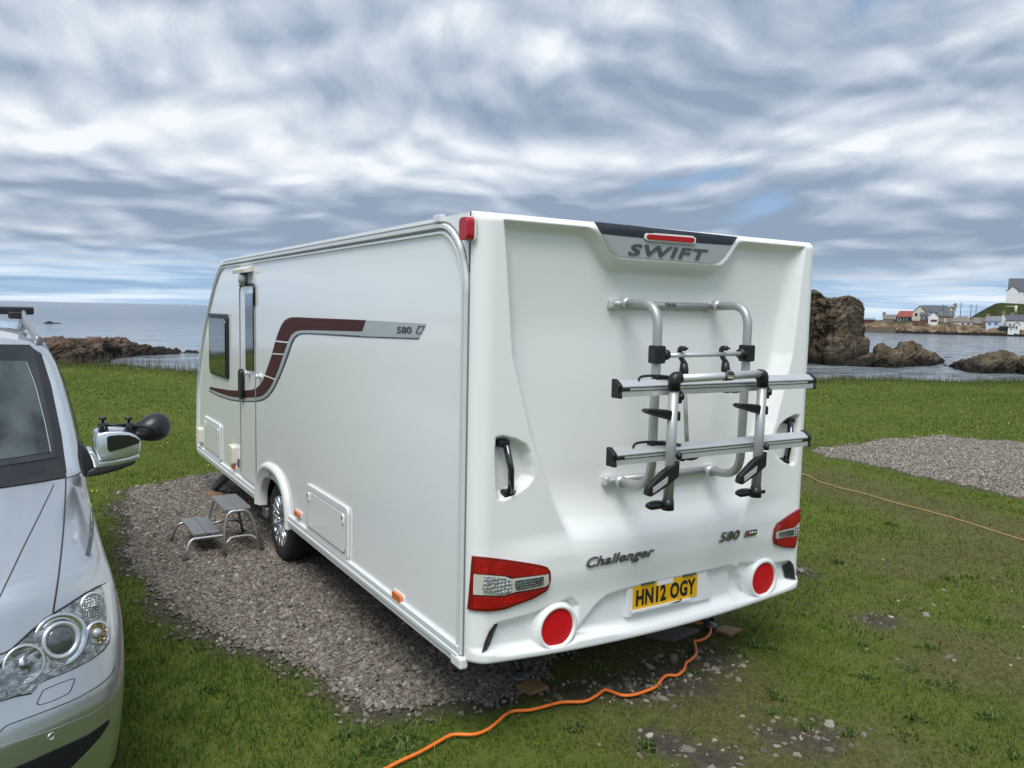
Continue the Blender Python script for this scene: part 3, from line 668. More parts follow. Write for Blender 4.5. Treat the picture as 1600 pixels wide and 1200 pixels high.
M_ALU = mat('satin_aluminium', (.62, .63, .63), .38, metal=.55, var=.05, vscale=14); M_GREYT = mat('silver_grey_tube', (.40, .412, .405), .4, metal=.45, var=.05)
M_BLACK = mat('black_plastic', (.008, .008, .010), .4, var=.25); M_RUB = mat('tyre_rubber', (.020, .020, .020), .8, var=.3, bump=.3); M_DARK = mat('dark_underside', (.018, .018, .019), .85, var=.3)
M_GAP = mat('panel_gap', (.03, .032, .033), .8); M_CHROME = mat('chrome', (.82, .83, .85), .08, metal=1.); M_GALV = mat('galvanised_steel', (.34, .35, .36), .5, metal=.8, var=.2, vscale=20)
M_WIN = mat('tinted_window', (.018, .022, .022), .04, coat=1.); M_AMBER = mat('amber_lens', (.75, .16, .015), .2, coat=.8); M_SEAL = mat('grey_seal', (.22, .23, .23), .6)
M_IVORY = mat('aged_ivory_plastic', (.68, .66, .55), .45, var=.06); M_GREY = mat('silver_grey_film', (.50, .515, .52), .35, metal=.3); M_DKGREY = mat('dark_grey_film', (.055, .064, .066), .45)
def red_fn(t, b, ob):
    v = t.vor(t.mapping(ob, sc=(1, 1, 1)), 95, 'Distance', .25); n = t.noise(ob, 14, 4, .6)
    f = t.math('MULTIPLY', t.maprange(v, .45, .05), t.maprange(n, .38, .62))
    t.l.new(t.mix(f, (.30, .004, .006, 1), (.95, .022, .014, 1)), b.inputs['Base Color']); bumpnode(t, b, v, .35, .004)
M_RED = mat('red_lamp_lens', (.3, .004, .004), .2, coat=.35, fn=red_fn); M_REFL = mat('red_reflector', (.60, .003, .006), .45, spec=.25, bump=.4, bscale=400)
M_REDR = mat('dark_red_lens_rim', (.20, .003, .005), .12, coat=1.)
def led_fn(sc, c0, c1):
    def fn(t, b, ob):
        v = t.vor(ob, sc, 'Distance', .35); t.l.new(t.ramp(v, [(.08, c1), (.42, c0)]), b.inputs['Base Color']); bumpnode(t, b, v, .8, .01)
    return fn
M_CLEAR = mat('clear_lamp_lens', (.62, .61, .56), .15, metal=.2, coat=.6); M_LED = mat('white_led_cluster', (.8, .8, .8), .15, metal=.5, coat=1., fn=led_fn(58, (.40, .40, .40), (.98, .98, .98))); M_LEDG = mat('smoked_led_grid', (.2, .2, .2), .15, metal=.3, coat=1., fn=led_fn(85, (.08, .085, .08), (.42, .43, .42)))

CV = thing('caravan', (1.12, 3.1, 0), 'white touring caravan with a brown side stripe, parked on the gravel', 'caravan')
PROF = [(4.86, 2.462), (5.03, 2.425), (5.22, 2.325), (5.39, 2.198), (5.62, 2.005), (5.82, 1.80), (5.98, 1.592), (6.12, 1.37), (6.215, 1.157), (6.262, .93), (6.284, .721), (6.292, .52), (6.27, .43), (6.20, .415)]
PROF = [tuple(p)[1:] for p in smooth_path([(0, *q) for q in PROF], 4)]
def arch_pts(cy, hw, top, zb, n=20, pw=2.4):                        # from the rear foot over to the front foot
    o = []
    for i in range(n+1):
        th = PI*i/n; c, s_ = math.cos(th), math.sin(th); o.append((cy-hw*math.copysign(abs(c)**(2/pw), c), zb+(top-zb)*abs(s_)**(2/pw)))
    return o
def build_shell():
    ring = [(.010, .415), (.010, ZT-.004)]+PROF
    notch = arch_pts(3.2, .37, .675, .415)[::-1]                     # front foot -> rear foot
    side = ring+notch
    mb = MB(); n = len(side)
    mb.add([(0, y, z) for y, z in side], [tuple(range(n))]); mb.add([(W, y, z) for y, z in side], [tuple(range(n))[::-1]])
    nr = len(ring); mb.sm = True
    mb.add([(0, y, z) for y, z in ring]+[(W, y, z) for y, z in ring], [(i, i+1, nr+i+1, nr+i) for i in range(1, nr-1)]); mb.sm = False
    for xa, xb, ya, yb in ((.32, W-.32, .01, 6.2), (.01, .32, .01, 2.80), (.01, .32, 3.60, 6.2), (W-.32, W-.01, .01, 2.80), (W-.32, W-.01, 3.60, 6.2)): mb.add([(xa, ya, .43), (xb, ya, .43), (xb, yb, .43), (xa, yb, .43)], [(0, 1, 2, 3)])
    mb.build('body', M_SIDE, CV, recalc=False)
    d = MB(); d.box((1.12, 3.2, .66), (W-.62, .9, .5)); d.box((1.12, 3.2, .80), (W-.05, .92, .02))
    d.box((.62, 3.1, .36), (.06, 5.6, .13)); d.box((1.62, 3.1, .36), (.06, 5.6, .13)); d.tube([(.2, 3.2, .31), (2.04, 3.2, .31)], .05, 10)
    d.box((1.12, 1.2, .40), (1.3, .8, .08)); d.box((1.12, 4.6, .38), (.9, 1.0, .1)); d.build('chassis', M_DARK, CV)
build_shell()
def build_rear():
    nx, nz = 330, 320; r = .09
    u = np.linspace(0, 1, nx); X = np.where(u < .06, r*(1-np.cos(u/.06*PI/2)), np.where(u > .94, W-r*(1-np.cos((1-u)/.06*PI/2)), r+(W-2*r)*(u-.06)/.88))
    v = np.linspace(0, 1, nz); rows = []
    tz = np.where(v > .97, 1-.0185*(1-np.sin((v-.97)/.03*PI/2)), v/.97*(1-.0185))
    xx = np.tile(X, (nz, 1)); zb = zbot(xx); zz = zb+(ZT-zb)*tz[:, None]; oo = rear_out(xx, zz)
    V = np.stack([xx, -oo, zz], -1)
    low = V[0].copy(); low[:, 1] += .05; low[:, 2] += .004; top = V[-1].copy(); top[:, 1] = .03; top[:, 2] = ZT-.001
    V = np.concatenate([low[None], V, top[None]]); k = nz+2
    i = np.arange(k*nx).reshape(k, nx); F = np.stack([i[:-1, :-1], i[:-1, 1:], i[1:, 1:], i[1:, :-1]], -1).reshape(-1, 4)
    me = mesh_of('rear_panel', V.reshape(-1, 3), F, True, [M_GRP]); bv = BVHTree.FromPolygons([tuple(p) for p in V.reshape(-1, 3)], [tuple(f) for f in F])
    o = link('rear_panel', me, CV); return o, bv
REAR, RBVH = build_rear(); RC = bvh_cast(RBVH)

def side_poly(name, pts, m, parent, off=.002, thick=0., px=True):
    q = [S(*a) for a in pts] if px else [(0, *a) for a in pts]
    mb = MB(); P = [(-off, p[1], p[2]) for p in q]
    if thick: mb.prism(P, (-thick, 0, 0), bev=min(.004, thick*.4))
    else: mb.add(P, [tuple(range(len(P)))])
    return mb.build(name, m, parent, recalc=bool(thick))
def rrect(y0, y1, z0, z1, r, n=5):
    o = []
    for cy, cz, a in ((y1-r, z1-r, 0), (y0+r, z1-r, 90), (y0+r, z0+r, 180), (y1-r, z0+r, 270)):
        for i in range(n+1): q = R(a+90*i/n); o.append((cy+r*math.cos(q), cz+r*math.sin(q)))
    return o
def loop_tube(mb, pts, x, r, n=8): mb.tube([(x, *p) for p in pts+pts[:2]], r, n, cap=False, hint=(1, 0, 0))

def build_side():
    # awning rail: two ridges round the edge with a groove between
    inner = [(.02, .45), (.02, 2.10)]+[(.02+.27*(1-math.cos(a)), 2.10+.318*math.sin(a)) for a in np.linspace(.1, PI/2, 10)]
    pr = [(y, z) for y, z in PROF]
    def offset(poly, d):
        o = []
        for i, p in enumerate(poly):
            a = np.array(poly[max(i-1, 0)]); b = np.array(poly[min(i+1, len(poly)-1)]); t = (b-a)/(np.linalg.norm(b-a)+1e-9); o.append((p[0]-t[1]*-d*-1, p[1]+t[0]*-d*-1)) if False else o.append((p[0]+t[1]*d, p[1]-t[0]*d))
        return o
    prin = [(y-.0, z) for y, z in offset(pr[:-4], .045)]
    path = inner+[(.6, 2.418), (2.6, 2.418)]+prin
    for nm, off, w, xo, m in (('awning_rail', 0, .025, .016, M_RAIL), ('awning_rail', -.032, .016, .014, M_RAIL), ('rail_groove', -.0165, .012, .004, M_SEAL), ('rail_groove', .019, .010, .003, M_SEAL)):
        P = offset(path, -off); mb = MB(); V = []
        for i, p in enumerate(P):
            a = np.array(P[max(i-1, 0)]); b = np.array(P[min(i+1, len(P)-1)]); t = (b-a)/(np.linalg.norm(b-a)+1e-9); nn = np.array((t[1], -t[0]))
            wk = w*(.55 if i < 2 else 1)
            a0 = np.array(p)-nn*wk/2; a1 = np.array(p)+nn*wk/2
            V += [(.001, *a0), (-xo, *(a0+(a1-a0)*.2)), (-xo, *(a0+(a1-a0)*.8)), (.001, *a1)]
        mb.add(V, [(4*i+j, 4*i+j+1, 4*i+5+j, 4*i+4+j) for i in range(len(P)-1) for j in range(3)]); o = mb.build(nm, m, CV); sharp(o, 50)
        mirror_obj(o, nm, W, CV)
    MB().box((-.006, .30, 2.452), (.03, .07, .035), bev=.004).build('rail_end_cap', M_TRIM, CV); MB().box((-.004, 4.93, 2.425), (.026, .05, .03), bev=.004).build('rail_end_cap', M_TRIM, CV)
    # thin seam where the rear moulding meets the side sheet
    MB().box((-.0005, .0115, 1.42), (.003, .005, 1.98)).build('moulding_seam', M_SEAL, CV)
    # skirt rail along the bottom
    for y0, y1 in ((.03, 2.735), (3.66, 6.2)):
        mb = MB()
        for z0, z1, xo in ((.455, .483, .018), (.428, .452, .026), (.395, .426, .016)): mb.box((-xo/2+.004, (y0+y1)/2, (z0+z1)/2), (xo+.008, y1-y0, z1-z0), bev=.004)
        o = mb.build('skirt_rail', M_RAIL, CV); mirror_obj(o, 'skirt_rail', W, CV)
    # corner piece at the rear foot of the side
    MB().box((-.006, .035, .415), (.045, .10, .055), bev=.012, seg=3).build('corner_cap', M_TRIM, CV)
    # wheel arch
    o_, i_ = arch_pts(3.19, .475, .79, .375, 32, 2.5), arch_pts(3.2, .365, .665, .375, 32, 2.4); mb = MB(); V = []
    for a, b in zip(o_, i_):
        a, b = np.array(a), np.array(b); c = lambda q: a+(b-a)*q
        for q, xo in ((0, -.001), (.06, .022), (.2, .036), (.36, .038), (.46, .026), (.9, .016), (1., .010), (1.02, -.05)): V.append((-xo, *c(q)))
    n = 8; mb.add(V, [(n*i+j, n*i+j+1, n*i+n+j+1, n*i+n+j) for i in range(len(o_)-1) for j in range(n-1)]); ar = mb.build('wheel_arch', M_TRIM, CV, smooth=True)
    mb = MB(); mb.box((-.024, 3.19, .705), (.006, .06, .012), bev=.002); mb.build('arch_badge', M_DKGREY, ar)
    mirror_obj(ar, 'wheel_arch', W, CV)
    # wheel
    def wheel(xc, s):
        w = MB(); w.lathe([(.205, -.09), (.245, -.1), (.30, -.09), (.318, -.06), (.322, 0), (.318, .06), (.30, .09), (.245, .1), (.205, .09)], (xc, 3.2, .318), (s, 0, 0), 48)
        ty = w.build('wheel', M_RUB, CV)
        g = MB(); g.lathe([(.205, .088), (.198, .097), (.190, .085), (.183, .03), (.183, -.06)], (xc, 3.2, .318), (s, 0, 0), 48); g.lathe([(.0, .082), (.045, .08), (.052, .06), (.06, .04)], (xc, 3.2, .318), (s, 0, 0), 24)
        for k in range(7):
            a = 2*PI*k/7+.3; d = Vector((0, math.cos(a), math.sin(a))); t = Vector((0, -math.sin(a), math.cos(a))); c = Vector((xc, 3.2, .318)); e = Vector((s, 0, 0))
            for sg in (-1, 1):
                p0 = c+d*.04+t*.012*sg+e*.07; p1 = c+d*.192+t*.040*sg+e*.086
                g.tube([p0, p0.lerp(p1, .5)+e*.006, p1], [.015, .013, .017], 8)
        g.build('rim', mat('alloy_wheel', (.62, .63, .64), .22, metal=.85), ty); k = MB(); k.lathe([(.19, -.055), (.0, -.055)], (xc, 3.2, .318), (s, 0, 0), 24); k.build('brake_backplate', M_DARK, ty)
    wheel(.145, -1); wheel(W-.145, 1)
    MB().box((.06, 3.63, .30), (.05, .12, .10), bev=.02).build('stabiliser_bracket', M_GALV, CV)
    # locker doors
    for y0, y1, z0, z1 in ((1.475, 2.30, .475, .812), (5.04, 5.83, .485, .858)):
        fr = MB(); fr.prism([(-.001, *p) for p in rrect(y0, y1, z0, z1, .04)], (-.016, 0, 0), bev=.006); fo = fr.build('service_hatch', M_TRIM, CV)
        dp = MB(); dp.prism([(-.015, *p) for p in rrect(y0+.045, y1-.045, z0+.045, z1-.045, .03)], (-.006, 0, 0), bev=.002); dp.build('hatch_door', M_SIDE, fo)
        gp = MB(); loop_tube(gp, rrect(y0+.040, y1-.040, z0+.040, z1-.040, .034), -.016, .0035); gp.build('hatch_seal', M_SEAL, fo)
        for yy in (y0+.075, y1-.075): MB().prism([(-.02, *p) for p in rrect(yy-.018, yy+.018, z1-.115, z1-.05, .014)], (-.008, 0, 0), bev=.003).build('hatch_latch', M_TRIM, fo); MB().box((-.0285, yy, z1-.075), (.004, .009, .02)).build('keyhole', M_BLACK, fo)
    # sockets and side markers
    for y, z, h, w_ in ((4.50, .655, .165, .16), (6.04, .615, .16, .14)): MB().prism([(0, *p) for p in rrect(y-w_/2, y+w_/2, z-h/2, z+h/2, .02)], (-.045, 0, 0), bev=.01).build('socket_cover', M_IVORY, CV)
    for y, z in ((2.52, .54), (.735, .495), (4.50, .536), (6.2, .60)):
        bz = MB(); bz.prism([(0, *p) for p in rrect(y-.072, y+.072, z-.025, z+.025, .012)], (-.005, 0, 0)); bo = bz.build('side_marker', M_TRIM, CV)
        MB().prism([(-.004, *p) for p in rrect(y-.055, y+.055, z-.020, z+.020, .012)], (-.016, 0, 0), bev=.006).build('amber_lens', M_AMBER, bo)
    MB().box((-.004, 4.335, .60), (.01, .05, .07), bev=.003).build('door_vent', M_DKGREY, CV)
    # entrance door
    dr = MB(); dr.prism([(-.001, *p) for p in rrect(3.715, 4.225, .515, 2.19, .05)], (-.0006, 0, 0)); do = dr.build('door', M_SIDE, CV)
    sl = MB(); loop_tube(sl, rrect(3.705, 4.235, .505, 2.20, .055), -.003, .006); sl.build('door_seal', M_SEAL, do)
    cp = MB(); cp.tube(round_path([(-.012, 3.70, 2.03), (-.012, 3.70, 2.205), (-.012, 4.19, 2.205)], .05), .010, 8); cp.build('drip_strip', M_BLACK, do)
    MB().prism([(-.008, *p) for p in rrect(3.745, 4.005, 1.475, 2.135, .02)], (-.006, 0, 0), bev=.002).build('door_window', M_WIN, do)
    h = MB(); h.prism([(-.008, *p) for p in rrect(4.075, 4.185, 1.205, 1.475, .05)], (-.03, 0, 0), bev=.012); h.build('door_handle', M_BLACK, do)
    for y in (3.90, 3.545): k = MB(); k.lathe([(.014, 0), (.014, .022), (.020, .024), (.020, .034), (.0, .038)], (-.006, y, 1.455), (-1, 0, 0), 16); k.lathe([(.0, -.004), (.026, -.004), (.026, .006), (.0, .006)], (-.003, y, 1.455), (-1, 0, 0), 16); k.build('door_retainer', M_TRIM, CV)
    # lamp over the door with its little canopy
    cpb = MB(); cpb.prism([(0, 3.77, 2.315), (-.07, 3.77, 2.300), (-.075, 3.77, 2.335), (0, 3.77, 2.362)], (0, .44, 0), bev=.004); lc = cpb.build('awning_lamp', M_IVORY, CV)
    q = MB(); q.ell((-.035, 3.99, 2.255), (.035, .085, .055)); q.build('lamp_lens', mat('lamp_lens', (.35, .36, .34), .12, coat=1.), lc); q = MB(); q.box((-.006, 3.98, 2.27), (.014, .2, .11), bev=.005); q.build('lamp_base', M_GREY, lc)
    # front side window
    wf = MB(); wf.prism([(-.001, *p) for p in rrect(4.67, 5.49, 1.335, 1.945, .05)], (-.020, 0, 0), bev=.008); wo = wf.build('window', M_BLACK, CV)
    def wfn(t, b, ob): b.inputs['Base Color'].default_value = (.03, .035, .03, 1)
    MB().prism([(-.0205, *p) for p in rrect(4.72, 5.45, 1.36, 1.90, .05)], (-.010, 0, 0), bev=.006).build('window_pane', M_WIN, wo)
    MB().box((-.024, 5.08, 1.935), (.014, .8, .022), bev=.004).build('window_hinge', M_DKGREY, wo)
    # red marker lamp high on the rear corner
    base = MB(); base.prism([(0, *p) for p in rrect(-.052, .036, 2.325, 2.437, .02)], (-.008, 0, 0), bev=.002); bo = base.build('marker_lamp', M_TRIM, CV)
    MB().prism([(-.006, *p) for p in rrect(-.046, .030, 2.331, 2.431, .024)], (-.040, 0, 0), bev=.014).build('red_lens', mat('red_marker_lens', (.42, .004, .010), .25, coat=.3), bo)
    # roof furniture
    rv = MB(); rv.box((.9, 2.3, ZT+.03), (.5, .6, .07), bev=.02); rv.box((.30, 2.1, ZT+.012), (.16, .45, .03), bev=.01); rv.build('roof_vent', M_TRIM, CV)
    # stripes along the side
    Z = lambda L: [(280+a*.3, 320+b*.3) for a, b in L]
    up = Z([(975, 601), (870, 596), (760, 591.5), (680, 588), (620, 585), (590, 585), (570, 590), (550, 602), (533, 626), (517, 664), (500, 715), (480, 790), (455, 862), (436, 912), (420, 940), (402, 955), (370, 965), (320, 968), (260, 965), (205, 956), (163, 948)])
    lo = Z([(955, 660), (860, 658), (760, 655), (690, 653.5), (650, 653), (625, 655), (605, 661), (585, 676), (570, 704), (556, 742), (540, 790), (520, 850), (497, 905), (478, 945), (455, 977), (432, 995), (400, 1004), (340, 1006), (270, 999), (212, 981), (158, 958)])
    gl = Z([(940, 690), (860, 685), (760, 679), (690, 675), (660, 674), (642, 675), (622, 680), (604, 697), (590, 725), (575, 770), (555, 826), (532, 884), (508, 937), (490, 970), (465, 1000), (440, 1018), (400, 1027), (340, 1028), (270, 1019), (208, 999), (155, 971)])
    PU, PL, PG = ([np.array(S(*a)) for a in L] for L in (up, lo, gl))
    mb = MB()
    def band(A, Bb, q0, q1, x, mi):
        mb.mi = mi; V = []
        for a, b in zip(A, Bb):
            for q in (q0, q1): p = a+(b-a)*q; V.append((x, p[1], p[2]))
        mb.add(V, [(2*i, 2*i+1, 2*i+3, 2*i+2) for i in range(len(A)-1)])
    band(PU, PL, 0, 1, -.0020, 0)
    for q in (.17, .36, .55, .74, .9): band(PU, PL, q, q+.055, -.0026, 1)
    band(PL, PG, .10, .66, -.0020, 2); band(PL, PG, .72, 1., -.0020, 3)
    mb.mi = 2; e = [S(*a) for a in Z([(975, 601), (1290, 620), (1248, 688), (955, 660)])]; mb.add([(-.002, p[1], p[2]) for p in e], [(0, 1, 2, 3)])
    e = [S(*a) for a in Z([(955, 660), (1248, 688), (1245, 690), (950, 664)])]
    mb.mi = 3; e = [S(*a) for a in Z([(945, 684), (1252, 694), (1246, 701), (940, 690)])]; mb.add([(-.0024, p[1], p[2]) for p in e], [(0, 1, 2, 3)])
    mb.mi = 2; e = [S(*a) for a in Z([(955, 660), (1256, 676), (1252, 694), (945, 684)])]; mb.add([(-.0018, p[1], p[2]) for p in e], [(0, 1, 2, 3)])
    mb.mi = 4
    for L in ([(500, 706), (576, 714), (575, 721), (498, 713)], [(484, 772), (551, 776), (549, 782), (482, 778)], [(445, 885), (508, 908), (505, 914), (442, 891)]): e = [S(*a) for a in Z(L)]; mb.add([(-.0032, p[1], p[2]) for p in e], [(0, 1, 2, 3)])
    mb.build('stripe', [mat('stripe_brown', (.095, .030, .024), .55, spec=.15), mat('stripe_brown_pale', (.030, .010, .010), .55, spec=.15), M_GREY, M_DKGREY, M_SIDE], CV, recalc=False)
    door_strip = MB()
    # model number on the side
    a, b, c = S(621, 521), S(644, 521.5), S(623, 510)
    text_on('model_number', '580', lambda u, v, h: (-.0025-h, a[1]+(b[1]-a[1])*u+.0*v, a[2]+(b[2]-a[2])*u+.036*v), M_DKGREY, CV, .0015, bold=.03)
    q = [S(*p) for p in Z([(1252, 632), (1280, 633), (1266, 668), (1236, 667)])]; mb = MB(); mb.tube([(-.004, p[1], p[2]) for p in q+q[:1]], .0022, 4, cap=False); mb.build('arrow_mark', M_DKGREY, CV)
build_side()

def steady(x, y, zt, fx, fy):
    s = MB(); s.box((0, 0, 0), (.07, .09, .02)); d = Vector((fx-x, fy-y, .03-zt)); L = d.length
    mb = MB(); a = Vector((x, y, zt)); b = Vector((fx, fy, .05)); t = (b-a).normalized(); side = Vector((t.y, -t.x, 0)).normalized() if abs(t.z) < .99 else Vector((1, 0, 0))
    for sg in (-1, 1):
        q = [a+side*.035*sg, b+side*.028*sg]; up = side.cross(t).normalized()*.030; mb.prism([q[0]+up, q[0]-up, q[1]-up*.7, q[1]+up*.7], side*.006*sg)
    mb.tube([a, a.lerp(b, .97)], .016, 8); mb.lathe([(.0, 0), (.05, 0), (.052, .012), (.03, .022), (.012, .04)], (fx, fy, .022), (0, 0, 1), 16)
    return mb.build('corner_steady', mat('dark_steel', (.10, .105, .11), .5, metal=.6, var=.3, vscale=20), CV)
P1, P2, P3 = G(824, 1068), G(1136, 984), G(336, 771)
steady(P1[0]-.02, P1[1]+.42, .42, P1[0]-.03, P1[1]+.04); steady(P2[0]-.05, P2[1]+.45, .42, P2[0]-.10, P2[1]+.06); steady(P3[0]+.12, P3[1]-.52, .40, P3[0], P3[1])

def build_rear_bits():
    # number plate with its white carrier
    pf = MB(); px = [B(*q, -.055) for q in ((979, 926), (981, 967), (1114, 936), (1103, 893))]
    x0, x1, z0, z1 = .905, 1.475, .482, .655; yb = -.062
    pf.prism([(x0, yb+.03, z0), (x1+.03, yb+.03, z0), (x1-.02, yb+.03, z1), (x0, yb+.03, z1)], (0, -.035, 0), bev=.004); fo = pf.build('plate_carrier', mat('white_plastic', (.80, .80, .80), .4), CV)
    yp = yb-.007
    pl = MB(); pl.box(((.938+1.388)/2, yp, .579), (.45, .006, .124), bev=.002); po = pl.build('number_plate', mat('yellow_plate', (.78, .42, .012), .35, coat=.4, var=.05), fo)
    text_on('plate_lettering', 'HN12 OGY', lambda u, v, h: (.958+(1.374-.958)*u, yp-.003-h, .5325+.088*v), mat('plate_black', (.012, .012, .012), .5), fo, .0012, bold=.04, space=1.08)
    ts = MB(); ts.box((1.152, yp-.004, .634), (.11, .003, .026)); ts.box((1.13, yp-.010, .512), (.40, .012, .012), rot=Matrix.Rotation(R(0), 3, 'Y')); ts.build('tape_strip', mat('white_plastic'), fo)
    sh = MB(); sh.tube([(1.11, yp-.004, .505), (1.17, yp-.012, .512), (1.25, yp-.016, .516), (1.27, yp-.008, .522)], .004, 6); sh.build('loose_tape', M_DKGREY, fo)
    for xx in (1.03, 1.32): MB().box((xx, yp-.006, .648), (.09, .018, .009), bev=.002).build('plate_lamp', M_DKGREY, fo)
    # brow panel, brake lamp, lettering
    dk = drape('brow_panel', [(940, 366), (947, 379), (958, 395), (966, 400), (975, 401.5), (1050, 407), (1112, 411.5), (1122, 409), (1130, 402), (1143, 384)], RC, mat('grey_brow_film', (.36, .375, .38), .4, metal=.2), CV, 5, .004, .006)
    bs = drape('brow_strip', [(928.5, 348), (1151.5, 371.5), (1142, 383), (1084, 379), (1006, 372), (940, 365)], RC, mat('gloss_black_strip', (.008, .009, .014), .3), CV, 5, .006, .008)
    bz = drape('brake_lamp', [(1005, 368), (1008, 364.5), (1080, 370), (1085, 373), (1084, 380.5), (1079, 382), (1010, 376.5), (1005, 373)], RC, M_TRIM, CV, 4, .012, .014)
    drape('red_lens', [(1008, 369), (1010, 366.7), (1079, 372), (1082, 374.5), (1081, 378.5), (1078, 379.6), (1011, 374), (1008, 372)], RC, mat('red_brake_lens', (.40, .008, .006), .3, spec=.3), bz, 4, .018, .008)
    text_on('maker_lettering', 'SWIFT', lambda u, v, h: rear_pt(.802+.505*u+.028*v, 2.309+.056*v, .007+h), M_DKGREY, CV, .002, bold=.022, space=1.12)
    # badges low on the tail
    chrome_d = mat('dark_chrome', (.30, .30, .31), .2, metal=.9)
    text_on('model_badge', 'Challenger', lambda u, v, h: rear_pt(.596+.428*u+.030*v, .782+.064*v, .003+h), chrome_d, CV, .008, bold=.012, space=1.06)
    text_on('model_badge', '580', lambda u, v, h: rear_pt(1.507+.145*u+.022*v, .803+.052*v, .003+h), chrome_d, CV, .008, bold=.015, space=1.06)
    q = MB(); q.prism([rear_pt(a, b, .002) for a, b in ((1.700, .806), (1.795, .806), (1.803, .815), (1.803, .842), (1.715, .842))], rear_pt(1.75, .82, .010)-rear_pt(1.75, .82, .002), bev=.003); bo = q.build('series_badge', chrome_d, CV)
    q = MB(); q.prism([rear_pt(a, b, .0102) for a, b in ((1.712, .810), (1.728, .810), (1.736, .838), (1.720, .838))], (0, -.002, 0)); q.build('badge_flash', mat('badge_red', (.30, .05, .06), .3), bo)
    for k in range(3): q = MB(); q.lathe([(.0, 0), (.009, 0), (.007, .003), (0, .003)], rear_pt(1.748+.019*k, .824, .010), (0, -1, 0), 12); q.build('badge_ring', M_CHROME, bo)
    # round reflectors
    for n_, (xx, zz) in enumerate(((.462, .522), (1.895, .535))):
        c = Vector((xx, -.060, zz)); ax = Vector((0, -1, 0))
        g = MB(); g.lathe([(.135, -.03), (.120, .012), (.112, .030), (.102, .034), (.094, .028), (.092, .018)], c, ax, 48); go = g.build('reflector_bezel', M_GRP, CV)
        d = MB(); d.lathe([(.0935, .019), (.06, .0215), (.0, .022)], c, ax, 48); d.build('reflector', M_REFL, go)
    # tail lamps
    z = lambda L: [(720+a/5.714, 850+b/5.714) for a, b in L]
    parts = [('tail_lamp', z([(106, 102), (250, 116), (400, 135), (600, 165), (700, 182), (760, 200), (790, 240), (793, 310), (775, 380), (755, 412), (640, 480), (480, 540), (380, 578), (250, 598), (130, 590), (70, 574), (85, 400), (98, 220)]), M_REDR, .012, .016),
             ('red_lens', z([(135, 130), (400, 160), (600, 190), (730, 215), (760, 245), (730, 262), (560, 275), (450, 285), (380, 270), (140, 250)]), M_RED, .018, .008),
             ('red_lens', z([(120, 465), (380, 470), (470, 440), (560, 425), (660, 405), (740, 390), (620, 460), (480, 515), (380, 550), (250, 570), (120, 560)]), M_RED, .018, .008),
             ('clear_lens', z([(124, 262), (385, 282), (440, 305), (700, 272), (765, 262), (770, 340), (745, 365), (600, 395), (470, 415), (380, 445), (300, 450), (120, 440)]), M_CLEAR, .0175, .008),
             ('led_cluster', z([(205, 280), (370, 294), (420, 310), (440, 330), (440, 400), (415, 425), (330, 440), (200, 425), (190, 380)]), M_LED, .021, .006),
             ('led_grid', z([(470, 315), (720, 280), (715, 350), (600, 378), (480, 398), (466, 360)]), M_LEDG, .021, .006)]
    z2 = lambda L: [(960+a/5.333, 780+b/5.333) for a, b in L]
    right = [z2([(1537, 75), (1450, 130), (1350, 200), (1325, 250), (1314, 330), (1324, 370), (1400, 396), (1492, 404), (1502, 370), (1520, 250), (1542, 120)]), z2([(1522, 100), (1450, 145), (1362, 210), (1338, 255), (1420, 238), (1490, 225), (1520, 180)]),
             z2([(1332, 330), (1420, 315), (1500, 310), (1488, 392), (1400, 384), (1334, 362)]), z2([(1332, 268), (1470, 236), (1520, 190), (1514, 300), (1420, 306), (1330, 322)]), z2([(1482, 235), (1518, 215), (1510, 290), (1480, 292)]), z2([(1350, 268), (1472, 244), (1472, 292), (1350, 306)])]
    root = rm = None
    for (nm, poly, m, off, rim), pr_ in zip(parts, right):
        o = drape(nm, poly, RC, m, root or CV, 4, off, rim); c = drape(nm, pr_, RC, m, rm or CV, 3, off, rim)
        if root is None: root, rm = o, c
    # side slits of the bumper
    o = drape('bumper_slit', [(752, 1021), (756, 1003), (763, 985), (771, 974), (776, 973), (770, 990), (762, 1012), (759, 1017)], RC, mat('slit_black', (.02, .022, .022), .6), CV, 3, .009); mirror_obj(o, 'bumper_slit', W-.01, CV)
    # grab handles
    hb = MB(); top, bot = Vector((.165, -.062, 1.425)), Vector((.195, -.066, 1.205))
    hb.tube([top+Vector((0, .0, .0)), top.lerp(bot, .5)+Vector((.004, -.014, 0)), bot], [.021, .019, .021], 10, flat=.75); ho = hb.build('grab_handle', mat('gloss_black', (.010, .010, .012), .06, coat=1.), CV)
    em = []
    for p_, sz in ((top+Vector((-.008, .02, .006)), (.058, .05, .032)), (bot+Vector((-.004, .02, -.006)), (.062, .05, .034))): e = MB(); e.box(p_, sz, bev=.008); em.append(e.build('handle_mount', M_BLACK, ho))
    c = mirror_obj(ho, 'grab_handle', W+.01, CV); [mirror_obj(e, 'handle_mount', W+.01, c) for e in em]
build_rear_bits()

